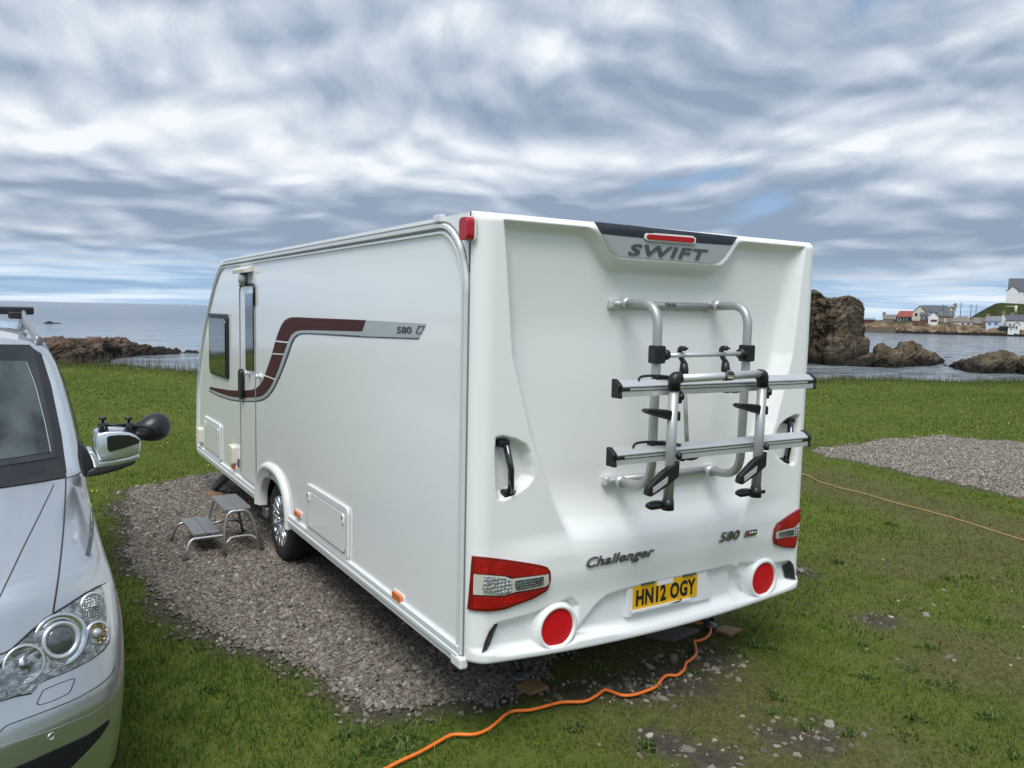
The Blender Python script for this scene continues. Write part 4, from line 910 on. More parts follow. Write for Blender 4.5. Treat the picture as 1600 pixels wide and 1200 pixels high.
# ================================================================ BICYCLE RACK
def build_rack():
    RK = thing('bicycle_rack', (1.1, -.1, 1.64), 'folded aluminium bicycle rack with two wheel rails bolted to the rear of the white caravan', 'bike rack')
    y0 = .0
    def bar(z, xa, xb, r):
        b = MB(); b.tube([(xa, y0, z), (xb, y0, z)], r, 14); o = b.build('wall_bar', M_GREYT, RK)
        for x in (xa+.015, xb-.02): k = MB(); k.box((x, y0+.012, z), (.075, .055, .05), bev=.014, seg=3); k.build('wall_bracket', M_ALU, o)
        return o
    tb = bar(2.075, .80, 1.50, .020); lb = bar(1.188, .805, 1.55, .020)
    text_on('maker_lettering', 'THULE', lambda u, v, h: (1.128+.075*u, y0-.0205-h, 2.070+.017*v), M_DKGREY, tb, .0008, bold=.04)
    for x, yy in ((.862, -.268), (1.485, -.252)):
        P = round_path([(x, y0-.005, 2.078), (x, yy, 2.085), (x, yy+.01, 1.20), (x, y0-.005, 1.186)], .15, 10)
        t = MB(); t.tube(P, .0225, 16, hint=(1, 0, 0)); to = t.build('upright_tube', M_GREYT, RK)
        for zz, rr in ((2.082, .026), (1.188, .029)): c = MB(); c.tube([(x, y0-.008, zz), (x, y0-.05, zz)], rr, 14); c.build('tube_collar', M_ALU, to)
    # cross tube between the black clamps, with two hooked arms
    ct = MB(); ct.tube([(.862, -.275, 1.835), (1.485, -.262, 1.838)], .012, 12); co = ct.build('cross_tube', M_ALU, RK)
    for x, yy, s in ((.862, -.268, 1), (1.485, -.252, -1)):
        k = MB(); k.box((x, yy, 1.84), (.062, .062, .085), bev=.008); k.tube([(x+s*.03, yy-.005, 1.838), (x+s*.062, yy-.005, 1.838)], [.03, .024], 14); k.build('tube_clamp', M_BLACK, co)
    for x, z1 in ((1.02, 1.385), (1.30, 1.70)):
        a = MB(); a.tube([(x, -.285, 1.78), (x, -.33, z1)], .011, 10); ao = a.build('frame_arm', M_ALU, RK)
        h = MB(); h.tube(smooth_path([(x-.012, -.30, 1.868), (x-.004, -.262, 1.866), (x+.0, -.255, 1.84), (x, -.27, 1.815), (x, -.288, 1.80)], 5), .0125, 10); h.box((x-.022, -.30, 1.868), (.05, .022, .010), bev=.003); h.tube([(x, -.285, 1.80), (x, -.287, 1.765), (x, -.289, 1.73)], [.018, .023, .020], 12); h.build('arm_hook', M_BLACK, ao)
        g = MB(); g.ell((x+.01, -.345, z1-.02), (.06, .035, .032)); g.box((x-.06, -.35, z1-.02), (.03, .05, .055), bev=.01); g.build('frame_grip', M_BLACK, ao)
    # wheel rails
    for z, dx in ((1.700, 0), (1.397, -.018)):
        x0, x1, yc = .530+dx, 1.828+dx, -.388
        prof = [(-.022, -.036), (-.022, -.012), (-.019, -.012), (-.019, -.008), (-.022, -.008), (-.022, .010), (-.017, .016), (.010, .034), (.022, .034), (.022, -.036)]
        r_ = MB(); r_.prism([(x0, yc+a, z+b) for a, b in prof], (x1-x0, 0, 0)); ro = r_.build('wheel_rail', M_ALU, RK)
        g = MB()
        for zz in (.004, -.010): g.box(((x0+x1)/2, yc-.0225, z+zz), (x1-x0-.01, .002, .004))
        g.build('rail_slot', M_DKGREY, ro)
        for x, s in ((x0, -1), (x1, 1)):
            e = MB(); e.prism([(x-s*.012, yc+a*1.12, z+b*1.12) for a, b in ((-.026, -.038), (-.021, -.014), (-.025, .012), (-.018, .019), (.010, .037), (.025, .037), (.025, -.038))], (s*.022, 0, 0), bev=.004); e.box((x-s*.03, yc-.023, z-.004), (.05, .004, .010)); e.build('rail_cap', M_BLACK, ro)
        b = MB(); b.box((x0+.28, yc+.02, z+.038), (.10, .03, .022), bev=.006); b.tube(smooth_path([(x0+.12, yc, z+.02), (x0+.15, yc+.02, z+.045), (x0+.22, yc+.02, z+.050), (x0+.30, yc, z+.045), (x0+.40, yc-.01, z+.028)], 5), .006, 6); b.build('wheel_strap', M_BLACK, ro)
    # outer hoop hanging in front of the rails
    yh = -.462; xa, xb = .797, 1.372
    hp = MB(); hp.tube([(xa+.02, yh, 1.742), (xb-.015, yh, 1.752)], .020, 14); ho = hp.build('hoop_bar', M_ALU, RK)
    k = MB(); k.tube([(1.10, yh-.001, 1.747), (1.155, yh-.001, 1.748)], .0225, 14); ko = k.build('lock_sleeve', M_BLACK, ho)
    text_on('maker_lettering', 'THULE', lambda u, v, h: (1.106+.042*u, yh-.0225-h, 1.737+.014*v), mat('cream_print', (.75, .68, .45), .5), ko, .0008, bold=.04)
    for x, sh in ((xa, -.0), (xb, .0)):
        q = MB(); q.tube(round_path([(x+(.03 if x < 1 else -.03), yh, 1.747), (x, yh, 1.747), (x, yh, 1.69)], .03), .0285, 14); q.box((x+.03, yh+.01, 1.66), (.022, .05, .06), bev=.006); q.build('hoop_corner', M_BLACK, ho)
        l = MB(); l.tube([(x, yh, 1.70), (x-.006, yh+.004, 1.165)], .0235, 16); lo = l.build('hoop_leg', M_GREYT, RK)
        f = MB(); f.tube([(x-.006, yh+.004, 1.195), (x-.006, yh+.004, 1.145)], [.026, .029], 14); f.ell((x-.05, yh+.035, 1.165), (.06, .03, .020)); f.box((x-.05, yh+.03, 1.162), (.09, .035, .03), bev=.01); f.build('leg_foot', M_BLACK, lo)
        if x > 1: u = MB(); u.box((x+.035, yh+.004, 1.165), (.05, .012, .018), bev=.004); u.build('key_tab', M_BLACK, lo)
        for zz in (1.665, 1.395): n = MB(); n.lathe([(.0, .02), (.016, .018), (.018, 0), (.008, -.004), (.008, -.03)], (x+.028, yh-.01, zz-.002), (.5, -1, 0), 7); n.build('leg_knob', M_BLACK, lo)
        w = MB(); w.prism([(x+.026, yh-.025, 1.595), (x+.026, yh-.025, 1.552), (x-.035, yh-.012, 1.560), (x-.13, yh+.02, 1.588), (x-.15, yh+.02, 1.603), (x-.13, yh+.02, 1.610), (x-.04, yh-.01, 1.605)], (0, .034, 0), bev=.006); w.build('upper_lever', M_BLACK, lo)
        w = MB(); w.prism([(x+.032, yh-.026, 1.372), (x+.030, yh-.026, 1.298), (x-.05, yh-.03, 1.258), (x-.135, yh-.03, 1.222), (x-.165, yh-.03, 1.235), (x-.155, yh-.03, 1.268), (x-.06, yh-.03, 1.335)], (0, .03, 0), bev=.007); wo = w.build('ratchet_strap', M_BLACK, lo)
        m = MB(); m.prism([(x-.045, yh-.031, 1.308), (x-.05, yh-.031, 1.278), (x-.13, yh-.031, 1.240), (x-.132, yh-.031, 1.265)], (0, -.003, 0)); m.build('buckle', M_ALU, wo)
    for p in ((1.51, .028, 1.935), (1.475, .022, 1.12), (1.76, .03, 2.01)): d = MB(); d.ell(p, (.006, .003, .004), nu=8, nv=6); d.build('mud_speck', M_DARK, CV)
build_rack()

# ================================================================ SILVER PEOPLE CARRIER
def surface_nets(Fv, o, h):
    nx, ny, nz = Fv.shape; neg = Fv < 0; acc = np.zeros((nx-1, ny-1, nz-1, 3), np.float32); cnt = np.zeros((nx-1, ny-1, nz-1), np.float32)
    for ax in range(3):
        sl0 = [slice(None)]*3; sl1 = [slice(None)]*3; sl0[ax] = slice(0, -1); sl1[ax] = slice(1, None)
        a, b = Fv[tuple(sl0)], Fv[tuple(sl1)]; cr = (a < 0) != (b < 0); t = np.where(cr, a/np.where(cr, a-b, 1), 0)
        oth = [i for i in range(3) if i != ax]
        for d1 in (0, 1):
            for d2 in (0, 1):
                s = [slice(None)]*3; dl = [0, 0, 0]
                for i, d in zip(oth, (d1, d2)): s[i] = slice(d, Fv.shape[i]-1+d); dl[i] = d
                c = cr[tuple(s)]; tt = t[tuple(s)]; cnt += c
                for i in range(3): acc[..., i] += c*(tt if i == ax else dl[i])
    act = cnt > 0; idx = -np.ones(act.shape, np.int64); idx[act] = np.arange(act.sum())
    I = np.argwhere(act); V = (I+acc[act]/cnt[act][:, None])*h+np.array(o); Q = []
    for ax in range(3):
        sl0 = [slice(1, -1)]*3; sl1 = [slice(1, -1)]*3; sl0[ax] = slice(0, -1); sl1[ax] = slice(1, None)
        a, b = neg[tuple(sl0)], neg[tuple(sl1)]; E_ = np.argwhere(a != b); fl = a[a != b]
        off = np.ones(3, int); off[ax] = 0; E_ = E_+off; o1, o2 = [(1, 2), (2, 0), (0, 1)][ax]
        e1 = np.zeros(3, int); e2 = np.zeros(3, int); e1[o1] = 1; e2[o2] = 1
        g = lambda q: idx[q[:, 0], q[:, 1], q[:, 2]]
        f = np.stack([g(E_-e1-e2), g(E_-e2), g(E_), g(E_-e1)], -1); f[~fl] = f[~fl][:, ::-1]; Q.append(f)
    return V, np.concatenate(Q)
def smax(a, b, k): h_ = np.clip(.5+.5*(a-b)/k, 0, 1); return b+(a-b)*h_+k*h_*(1-h_)
def smin(a, b, k): return -smax(-a, -b, k)
VX, VY = -2.33, -.22                                               # van centre line, front of the bumper
def van_sdf(x, y, z):
    u = np.abs(x-VX); f = y-VY
    Hs = np.where(z < .75, .945-.04*((.75-z)/.5)**2, np.where(z < 1.2, .945-.018*((z-.75)/.45)**2, .927-.15*(z-1.2)-.18*(z-1.2)**2))-.042*sstep(2.3, 1.35, f)*sstep(.75, 1.15, z)
    Hs = Hs+.024*np.exp(-((f-.92)/.40)**2)*sstep(.95, .6, z) + .010*np.exp(-((f-4.1)/.45)**2)*sstep(1., .6, z)
    side = u-Hs
    lean = np.where(z < .56, .0+.10*(.56-z)**2*4, np.where(z < .61, .012*(z-.56)/.05, .012+.40*(z-.61)))
    front = (.33*(u/.9)**2.5+lean+.0-f)*.9
    bon = (z-(1.025+.185*(f-.3)-.062*(u/.9)**4+.012*sstep(.35, .1, np.abs(u-.45))))*.97
    low = smax(smax(smax(side, front, .11), bon, .09), .22-z, .04)
    scr = (z-(1.185+.70*(f-1.40+.17*(1-(u/.85)**2))))*.80
    roof = z-(1.885-.075*(u/.8)**4-.05*sstep(3.0, 2.0, f))
    cab = smax(smax(smax(side, roof, .09), scr, .035), .5-z, .05)
    b = smin(low, cab, .02); b = smax(b, f-4.85+.1*sstep(1.2, 1.9, z), .12)
    for fc in (.92, 4.12): b = np.maximum(b, np.minimum(.375-np.hypot(f-fc, z-.34), (u-.62)*1.))*1. if False else smax(b, np.minimum(.38-np.hypot(f-fc, z-.335), u-.62), .012)
    return b
def silver_fn(t, b, ob):
    v = t.vor(ob, 900, 'Color'); s = t.new('ShaderNodeSeparateColor'); t.l.new(v, s.inputs[0])
    n = t.noise(ob, 2.2, 5, .6); c = t.mix(t.math('MULTIPLY', s.outputs[0], .25), (.62, .645, .665, 1), (.76, .78, .795, 1))
    t.l.new(t.mix(t.maprange(n, .5, .8, 0, .25), c, (.42, .43, .42, 1)), b.inputs['Base Color']); t.l.new(t.math('ADD', .27, t.math('MULTIPLY', n, .12)), b.inputs['Roughness'])
M_SIL = mat('silver_paint', (.6, .62, .65), .3, metal=.93, coat=.9, fn=silver_fn)
def build_van():
    VN = thing('people_carrier', (VX, 2.2, 0), 'silver people carrier with black roof bar facing the camera at the left border', 'van')
    h = .02; ox, oy, oz = VX-1.04, VY-.1, .12
    X = ox+h*np.arange(105); Y = oy+h*np.arange(258); Z_ = oz+h*np.arange(94)
    xx, yy, zz = np.meshgrid(X, Y, Z_, indexing='ij'); Fv = van_sdf(xx, yy, zz)
    V, Q = surface_nets(Fv, (ox, oy, oz), h)
    def grad(V, e=1.5e-3):
        g = np.stack([(van_sdf(*(V+np.eye(3)[i]*e).T)-van_sdf(*(V-np.eye(3)[i]*e).T))/(2*e) for i in range(3)], -1); return g
    for _ in range(4): g = grad(V); V = V-(van_sdf(*V.T)/np.maximum((g*g).sum(-1), .2))[:, None]*g*.9
    me = mesh_of('body', V, Q.astype(np.int32), True, [M_SIL])
    g = grad(V, 4e-3); g /= np.linalg.norm(g, axis=1)[:, None]+1e-9
    me.normals_split_custom_set_from_vertices([tuple(n) for n in g])
    bv = BVHTree.FromPolygons([tuple(v) for v in V], [tuple(int(i) for i in q) for q in Q]); VC = bvh_cast(bv); body = link('body', me, VN)
    def side_cast(y, z):
        hh = bv.ray_cast(Vector((0, y, z)), Vector((-1, 0, 0))); return None if hh[0] is None else (hh[0], hh[1] if hh[1].x > 0 else -hh[1])
    def front_cast(x, z):
        hh = bv.ray_cast(Vector((x, -4, z)), Vector((0, 1, 0))); return None if hh[0] is None else (hh[0], hh[1] if hh[1].y < 0 else -hh[1])
    mir = lambda o, par=VN: mirror_obj(o, o.name.split('.')[0], 2*VX, par)
    M_SEALB = mat('black_rubber', (.012, .012, .013), .55); M_SCR = mat('windscreen_glass', (.060, .072, .075), .05, spec=.35, fn=screen_fn)
    # windscreen with its black surround
    def uz(L): return [(VC(*p)[0].x, VC(*p)[0].z) for p in L]
    for nm, L, m, off, zb, zt in (('windscreen_surround', [(60, 539), (80, 603), (96, 680), (104, 739)], M_BLACK, .003, 0, 0), ('windscreen_frit', [(50, 543), (64, 597), (78, 662), (87, 716)], mat('black_glass_border', (.022, .025, .028), .08, spec=.4), .006, 0, 0), ('windscreen', [(40, 566), (54, 603), (69, 662), (78, 708)], M_SCR, .0085, 0, 0), ('glass_edge', [(41.5, 567), (55.5, 603), (70.5, 662), (79.5, 707)], mat('pale_glass_edge', (.30, .36, .35), .3), .0072, 0, 0)):
        q = uz(L); cz = [(VX, q[0][1]+.012)], [(VX, q[-1][1]-.02)]
        poly = [(x, z) for x, z in q]+[(VX+.4, q[-1][1]-.015), (VX, q[-1][1]-.02), (VX-.4, q[-1][1]-.015)]+[(2*VX-x, z) for x, z in q[::-1]]+[(VX-.4, q[0][1]+.012), (VX, q[0][1]+.014), (VX+.4, q[0][1]+.012)]
        drape(nm, poly, front_cast, m, VN, .05, off)
    drape('scuttle', [(101, 735), (104, 746), (60, 754), (0, 763), (-120, 782), (-300, 815), (-300, 790), (-120, 760), (0, 741), (88, 722)], VC, M_SEALB, VN, 8, .0045)
    # side glass
    for ya, yb, za, zb in ((1.62, 2.55, 1.27, 1.70), (2.62, 3.55, 1.27, 1.72), (3.62, 4.40, 1.27, 1.71)):
        L = [(ya, za), (yb, za), (yb, zb), (ya+(.62 if ya < 2 else 0), zb)]; o = drape('side_window', L, side_cast, M_WIN, VN, .06, .004); mir(o)
    o = ribbon('window_trim', [(1.30, 1.20), (1.75, 1.52), (2.16, 1.775), (2.8, 1.785)], side_cast, .035, M_SEALB, VN, .006, 6); mir(o)
    o = ribbon('belt_trim', [(1.32, 1.205), (2.0, 1.222), (3., 1.225), (4.4, 1.225)], side_cast, .03, M_SEALB, VN, .005, 4); mir(o)
    for L in ([(1.42, .45), (1.36, .8), (1.40, 1.19)], [(2.58, .35), (2.585, 1.22)], [(3.6, .5), (3.59, 1.22)]): o = ribbon('door_gap', L, side_cast, .007, M_GAP, VN, .0015, 6); mir(o)
    # panel gaps and creases
    for L, w in (([(103, 747), (101.5, 790), (98, 840), (91.5, 900), (83, 957)], .0065), ([(84, 758), (62, 804), (40, 848), (20, 890), (0, 932), (-25, 985)], .0045), ([(104, 746.5), (118, 743), (127, 737), (131.5, 732)], .0045),
                 ([(0, 1144), (7.5, 1136), (20, 1130), (50, 1119), (87, 1105), (112, 1095), (137, 1082), (160, 1067), (174, 1053), (180, 1040)], .0032), ([(57.5, 1099), (63, 1101), (80, 1096), (104, 1085), (110, 1079), (116, 1064), (114, 1060.5), (95, 1067), (70, 1077.5), (66, 1082), (57.5, 1099)], .0026),
                 ([(0, 1022.5), (8, 1020), (17, 1015)], .006)):
        o = ribbon('panel_gap', L, VC, w, M_GAP, VN, .0015); mir(o)
    o = ribbon('bumper_crease', [(0, 1167), (37, 1154), (75, 1142), (112, 1127), (137, 1117), (156, 1106), (175, 1090)], VC, .003, M_GREY, VN, .003); mir(o)
    o = ribbon('wing_vent', [(140, 762), (143.5, 790), (144, 820), (141, 848), (136.5, 868)], VC, .016, M_DKGREY, VN, .002); mir(o)
    o = ribbon('vent_trim', [(139, 765), (142, 800), (141, 840)], VC, .005, M_CHROME, VN, .004); mir(o)
    o = drape('lower_grille', [(22, 1200), (55, 1186), (87, 1171), (112, 1160), (137, 1148.5), (158, 1134), (171, 1123.5), (169, 1131), (156, 1151), (137, 1172), (109, 1200), (70, 1230), (10, 1262), (-70, 1290), (-70, 1240)], VC, mat('black_mesh_grille', (.006, .006, .008), .7), VN, 7, .003); mir(o)
    o = ribbon('grille_trim', [(171, 1123), (168, 1136), (156, 1153), (137, 1174), (109, 1202), (75, 1230)], VC, .010, M_SIL, VN, .006); mir(o)
    hh = VC(80, 1150.6); k = MB(); k.lathe([(.0135, 0), (.0135, .003), (.011, .004), (.010, .001), (.0, .002)], hh[0], hh[1], 20); o = k.build('parking_sensor', M_SIL, VN); mir(o)
    drape('radiator_grille', [(VX-.42, .70), (VX+.42, .70), (VX+.40, .87), (VX-.40, .87)], front_cast, mat('black_mesh_grille'), VN, .06, .004)
    # headlamp
    zp = lambda L: [(a/6, 900+b/6) for a, b in L]
    out = zp([(985, 66), (900, 100), (800, 155), (640, 260), (500, 345), (300, 500), (100, 685), (0, 830), (-90, 990), (-150, 1120), (-150, 1230), (0, 1180), (150, 1135), (285, 1112), (325, 1070), (370, 1010), (430, 980), (560, 930), (700, 870), (850, 790), (960, 710), (1022, 630), (1028, 560), (1020, 400), (1005, 200)])
    def HC(px, py):
        q = VC(px, py); return None if q is None else (q[0], (q[1]*.5+Vector((.02, -1, .25)).normalized()*.5).normalized())
    hb = drape('headlamp', out, VC, M_SEALB, VN, 5, .0035); hbm = mir(hb)
    cx_, cy_ = np.mean([p[0] for p in out]), np.mean([p[1] for p in out]); inn = [(cx_+(a-cx_)*.955, cy_+(b-cy_)*.955) for a, b in out]
    def hl_fn(t, b, ob):
        n = t.noise(t.mapping(ob, sc=(1, 1, 1.6)), 26, 5, .6, 1.2); t.l.new(t.ramp(n, [(.3, (.10, .105, .11)), (.5, (.36, .37, .38)), (.66, (.78, .79, .80))]), b.inputs['Base Color']); bumpnode(t, b, n, .6, .01)
    re = drape('reflector_housing', inn, VC, mat('lamp_reflector', (.6, .6, .6), .18, metal=.8, fn=hl_fn), hb, 4, .006); mir(re, hbm)
    def bowl(nm, px, py, prof, m, par, parm, n=36):
        q = VC(px, py); nn = (q[1]*.6+Vector((.10, -1, .12)).normalized()*.4).normalized(); k = MB(); k.lathe(prof, q[0], nn, n); o = k.build(nm, m, par); mir(o, parm); return o
    M_LENS = mat('projector_lens', (.05, .055, .06), .03, coat=1., spec=.9); M_BOWL = mat('bright_bowl', (.75, .76, .78), .12, metal=1.); M_RIM = mat('satin_lamp_ring', (.62, .63, .64), .3, metal=.6)
    s = .00262
    bowl('lamp_ring', 92.5, 1000, [(36*s, .006), (36.5*s, .012), (35*s, .015), (29*s, .008), (27*s, .004)], M_BOWL, hb, hbm); bowl('lamp_ring', 92.5, 1000, [(25*s, .008), (25*s, .020), (23.5*s, .024), (20.5*s, .022), (18.5*s, .016)], M_RIM, hb, hbm)
    bowl('projector_lens', 92.5, 1000, [(18.7*s, .014), (15*s, .022), (9*s, .027), (0, .029)], M_LENS, hb, hbm)
    bowl('lamp_ring', 36, 1038, [(25.5*s, .006), (25.5*s, .012), (24*s, .014), (22*s, .012)], M_RIM, hb, hbm); bowl('lamp_bowl', 36, 1038, [(22.5*s, .013), (16*s, .008), (7*s, .006), (6*s, .018), (0, .020)], mat('faceted_bowl', (.7, .7, .7), .15, metal=.9, fn=hl_fn), hb, hbm)
    bowl('lamp_ring', 143, 947, [(20*s, .006), (20*s, .013), (17.5*s, .015)], M_RIM, hb, hbm); bowl('indicator_lens', 143, 947, [(17.8*s, .012), (12*s, .016), (3*s, .017), (2.5*s, .026), (0, .027)], mat('ribbed_clear_lens', (.75, .76, .76), .15, metal=.5, coat=1., fn=led_fn(110, (.30, .30, .30), (.92, .92, .92))), hb, hbm)
    bowl('lamp_ring', 149, 989, [(17*s, .006), (17*s, .014), (14.5*s, .017)], M_RIM, hb, hbm); bowl('amber_bulb', 149, 989, [(14.6*s, .012), (9*s, .007), (7*s, .010)], mat('amber_bowl', (.62, .42, .12), .2, metal=.7, fn=led_fn(80, (.35, .25, .10), (.85, .62, .22))), hb, hbm); bowl('bulb_cap', 149, 989, [(7*s, .009), (6*s, .020), (0, .023)], M_GREY, hb, hbm)
    o = ribbon('side_reflector', zp([(988, 120), (995, 300), (1000, 500), (999, 600)]), HC, .010, M_CHROME, hb, .010); mir(o, hbm)
    for L in ([(20, 1084), (47, 1075)],): o = ribbon('running_lamp', [(-20, 1096), (0, 1090), (22, 1083), (46, 1076)], HC, .018, mat('faceted_bowl'), hb, .010); mir(o, hbm)
    gm = bpy.data.materials.new('clear_lens_cover'); gm.use_nodes = True; t = NT(gm.node_tree); t.n.remove(t.n['Principled BSDF'])
    gl = t.new('ShaderNodeBsdfGlossy'); gl.inputs['Roughness'].default_value = .03; tr = t.new('ShaderNodeBsdfTransparent'); tr.inputs[0].default_value = (.95, .96, .96, 1); fr = t.new('ShaderNodeFresnel'); fr.inputs[0].default_value = 1.28
    mx = t.new('ShaderNodeMixShader'); t.l.new(fr.outputs[0], mx.inputs[0]); t.l.new(tr.outputs[0], mx.inputs[1]); t.l.new(gl.outputs[0], mx.inputs[2]); t.l.new(mx.outputs[0], t.n['Material Output'].inputs[0])
    o = drape('lens_cover', [(cx_+(a-cx_)*.985, cy_+(b-cy_)*.985) for a, b in out], HC, gm, hb, 5, .034); mir(o, hbm)
    # roof rail and cross bar
    rp = smooth_path([tuple(B(59, 534, 2.08)), tuple(B(50, 519, 2.3)), tuple(B(39.5, 502, 2.62)), (-1.655, 3.2, 1.942), (-1.66, 3.9, 1.942), (-1.66, 4.35, 1.91), (-1.66, 4.5, 1.86)], 6); n = len(rp)
    k = MB(); k.tube(rp, [.030]*3+[.026]*(n-6)+[.03]*3, 12, flat=.55, hint=(1, 0, 0)); o = k.build('roof_rail', mat('anodised_rail', (.30, .31, .32), .38, metal=.6), VN); mir(o)
    for yy in (3.3, 4.2): k = MB(); k.box((-1.655, yy, 1.875), (.035, .09, .10), bev=.01); o = k.build('rail_foot', mat('anodised_rail'), VN); mir(o)
    k = MB(); k.box((VX, 3.22, 1.962), (1.47, .075, .052), bev=.012, seg=3); ro = k.build('roof_bar', M_BLACK, VN)
    k = MB(); k.box((-1.70, 3.22, 1.932), (.09, .085, .05), bev=.012); o = k.build('bar_clamp', M_BLACK, ro); mir(o, ro)
    # wheels
    for yc in (VY+.92, VY+4.12):
        for sgn in (1, -1):
            c = Vector((VX+sgn*.835, yc, .325)); k = MB(); k.lathe([(.205, -.1), (.27, -.11), (.318, -.09), (.328, -.04), (.328, .04), (.318, .09), (.27, .11), (.212, .10)], c, (sgn, 0, 0), 44); w = k.build('wheel', M_RUB, VN)
            k = MB(); k.lathe([(.212, .10), (.205, .108), (.198, .09), (.195, .0), (.0, -.01)], c, (sgn, 0, 0), 40)
            for j in range(5):
                a = 2*PI*j/5+.2; d = Vector((0, math.cos(a), math.sin(a))); e = Vector((sgn, 0, 0)); k.tube([c+e*.07+d*.02, c+e*.085+d*.1, c+e*.092+d*.2], [.04, .032, .03], 8, flat=.6, hint=(1, 0, 0))
            k.build('rim', M_ALU, w)
    # door mirror
    D = lambda L, y: [B(a, b, y) for a, b in L]
    yA, yB = 1.05, 1.24
    cap = [(149, 690), (151, 680), (156, 677), (170, 674.5), (190, 674), (205, 676.5), (214, 680.5), (220, 686), (220.5, 698), (219, 708), (200, 714.5), (178, 719.5), (160, 721.5), (155, 719.5), (151, 710)]
    k = MB(); k.prism(D(cap, yA), (0, yB-yA, 0), bev=.022); mo = k.build('door_mirror', M_SIL, VN); sharp(mo, 60)
    low = [(136.5, 705.5), (146, 705), (152, 714), (158, 720), (178, 717.5), (200, 712.5), (218, 707), (219, 715), (212, 721), (184, 728.5), (147, 733.5), (143.5, 718)]
    k = MB(); k.prism(D(low, yA+.012), (0, .165, 0), bev=.012); o = k.build('mirror_housing', M_SIL, mo); sharp(o, 60); oo = [mo, o]
    k = MB(); k.prism(D([(136, 737), (147, 731), (184, 725.5), (215, 717.5), (210, 726), (190, 733.5), (165, 741), (136, 747)], yA+.018), (0, .15, 0), bev=.010); o = k.build('mirror_underside', M_SEALB, mo); sharp(o, 60)
    k = MB(); k.prism(D([(167, 683), (170, 681), (185, 679.5), (202, 679.8), (212, 683.5), (219.5, 688.5), (217, 693), (196, 700), (172, 706.5), (168, 703.5)], yA-.004), (0, .02, 0), bev=.003); k.build('repeater_panel', mat('smoked_black_lens', (.008, .009, .012), .12, coat=1.), mo)
    k = MB(); k.prism(D([(124, 690), (131, 700), (140, 708), (145, 718), (147.5, 733), (134, 747.5), (128, 742), (124, 720)], yA+.03), (0, .14, 0), bev=.012); o = k.build('mirror_stalk', M_SEALB, mo); sharp(o, 60)
    mm = mir(mo)
    for ch in list(mo.children): mirror_obj(ch, ch.name.split('.')[0], 2*VX, mm)
    # towing mirror strapped on top of the door mirror
    ym = 1.12; T = thing('towing_mirror', tuple(B(185, 676, ym)), 'black clip-on towing mirror on an arm strapped over the silver door mirror', 'towing mirror')
    k = MB(); k.tube([B(153, 663.5, ym), B(214, 665, ym)], .0085, 10); k.build('arm', M_BLACK, T)
    for a, b in ((153, 170), (193, 211)):
        q0, q1 = B(a, 675.5, ym), B(b, 659, ym); c = (Vector(q0)+Vector(q1))/2; k = MB(); k.box(c+Vector((0, 0, .006)), (abs(q1[0]-q0[0])*.72, .075, .034), bev=.007); k.box(c+Vector((0, -.005, -.018)), (abs(q1[0]-q0[0])*.95, .06, .016), bev=.004); k.box(c+Vector((-.01, -.02, -.01)), (.02, .07, .05), bev=.005); ko = k.build('clamp', M_BLACK, T)
        kx = B((a+b)/2-1, 656.5, ym); k = MB(); k.lathe([(.006, -.03), (.006, 0), (.016, .001), (.019, .008), (.016, .016), (0, .017)], kx, (0, 0, 1), 10); k.build('knob', M_BLACK, ko)
        bx = B(b-7.5, 668, ym-.045); k = MB(); k.lathe([(.0045, .0), (.0045, .004), (0, .005)], bx, (0, -1, 0), 10); k.build('bolt', M_CHROME, ko)
    c = Vector(B(237, 668.5, ym-.01)); rot = Matrix.Rotation(R(-14), 3, 'Y')
    def egg(p): p = p.copy(); p.z *= 1+.22*p.x/.09; p.y = p.y if p.y < 0 else p.y*.25; return p
    k = MB(); k.ell(c, (.090, .075, .067), rot, 32, 20, egg); hd = k.build('mirror_head', mat('matt_black_shell', (.011, .011, .013), .34), T)
    k = MB(); k.tube(smooth_path([B(206, 666, ym-.03), B(226, 665, ym-.075), B(240, 672, ym-.085), B(247, 680, ym-.06)], 6), .007, 8); k.build('head_bracket', M_BLACK, T)
def screen_fn(t, b, ob):
    n = t.maprange(t.noise(t.mapping(ob, sc=(2.2, 1, 1)), 1.3, 3, .5, 1.), .35, .65); s = t.new('ShaderNodeSeparateXYZ'); t.l.new(ob, s.inputs[0]); t.l.new(t.mix(n, (.014, .018, .020, 1), (.065, .082, .082, 1)), b.inputs['Base Color'])  # dark and pale mottle in the glass colour paints the dashboard's reflection
build_van()

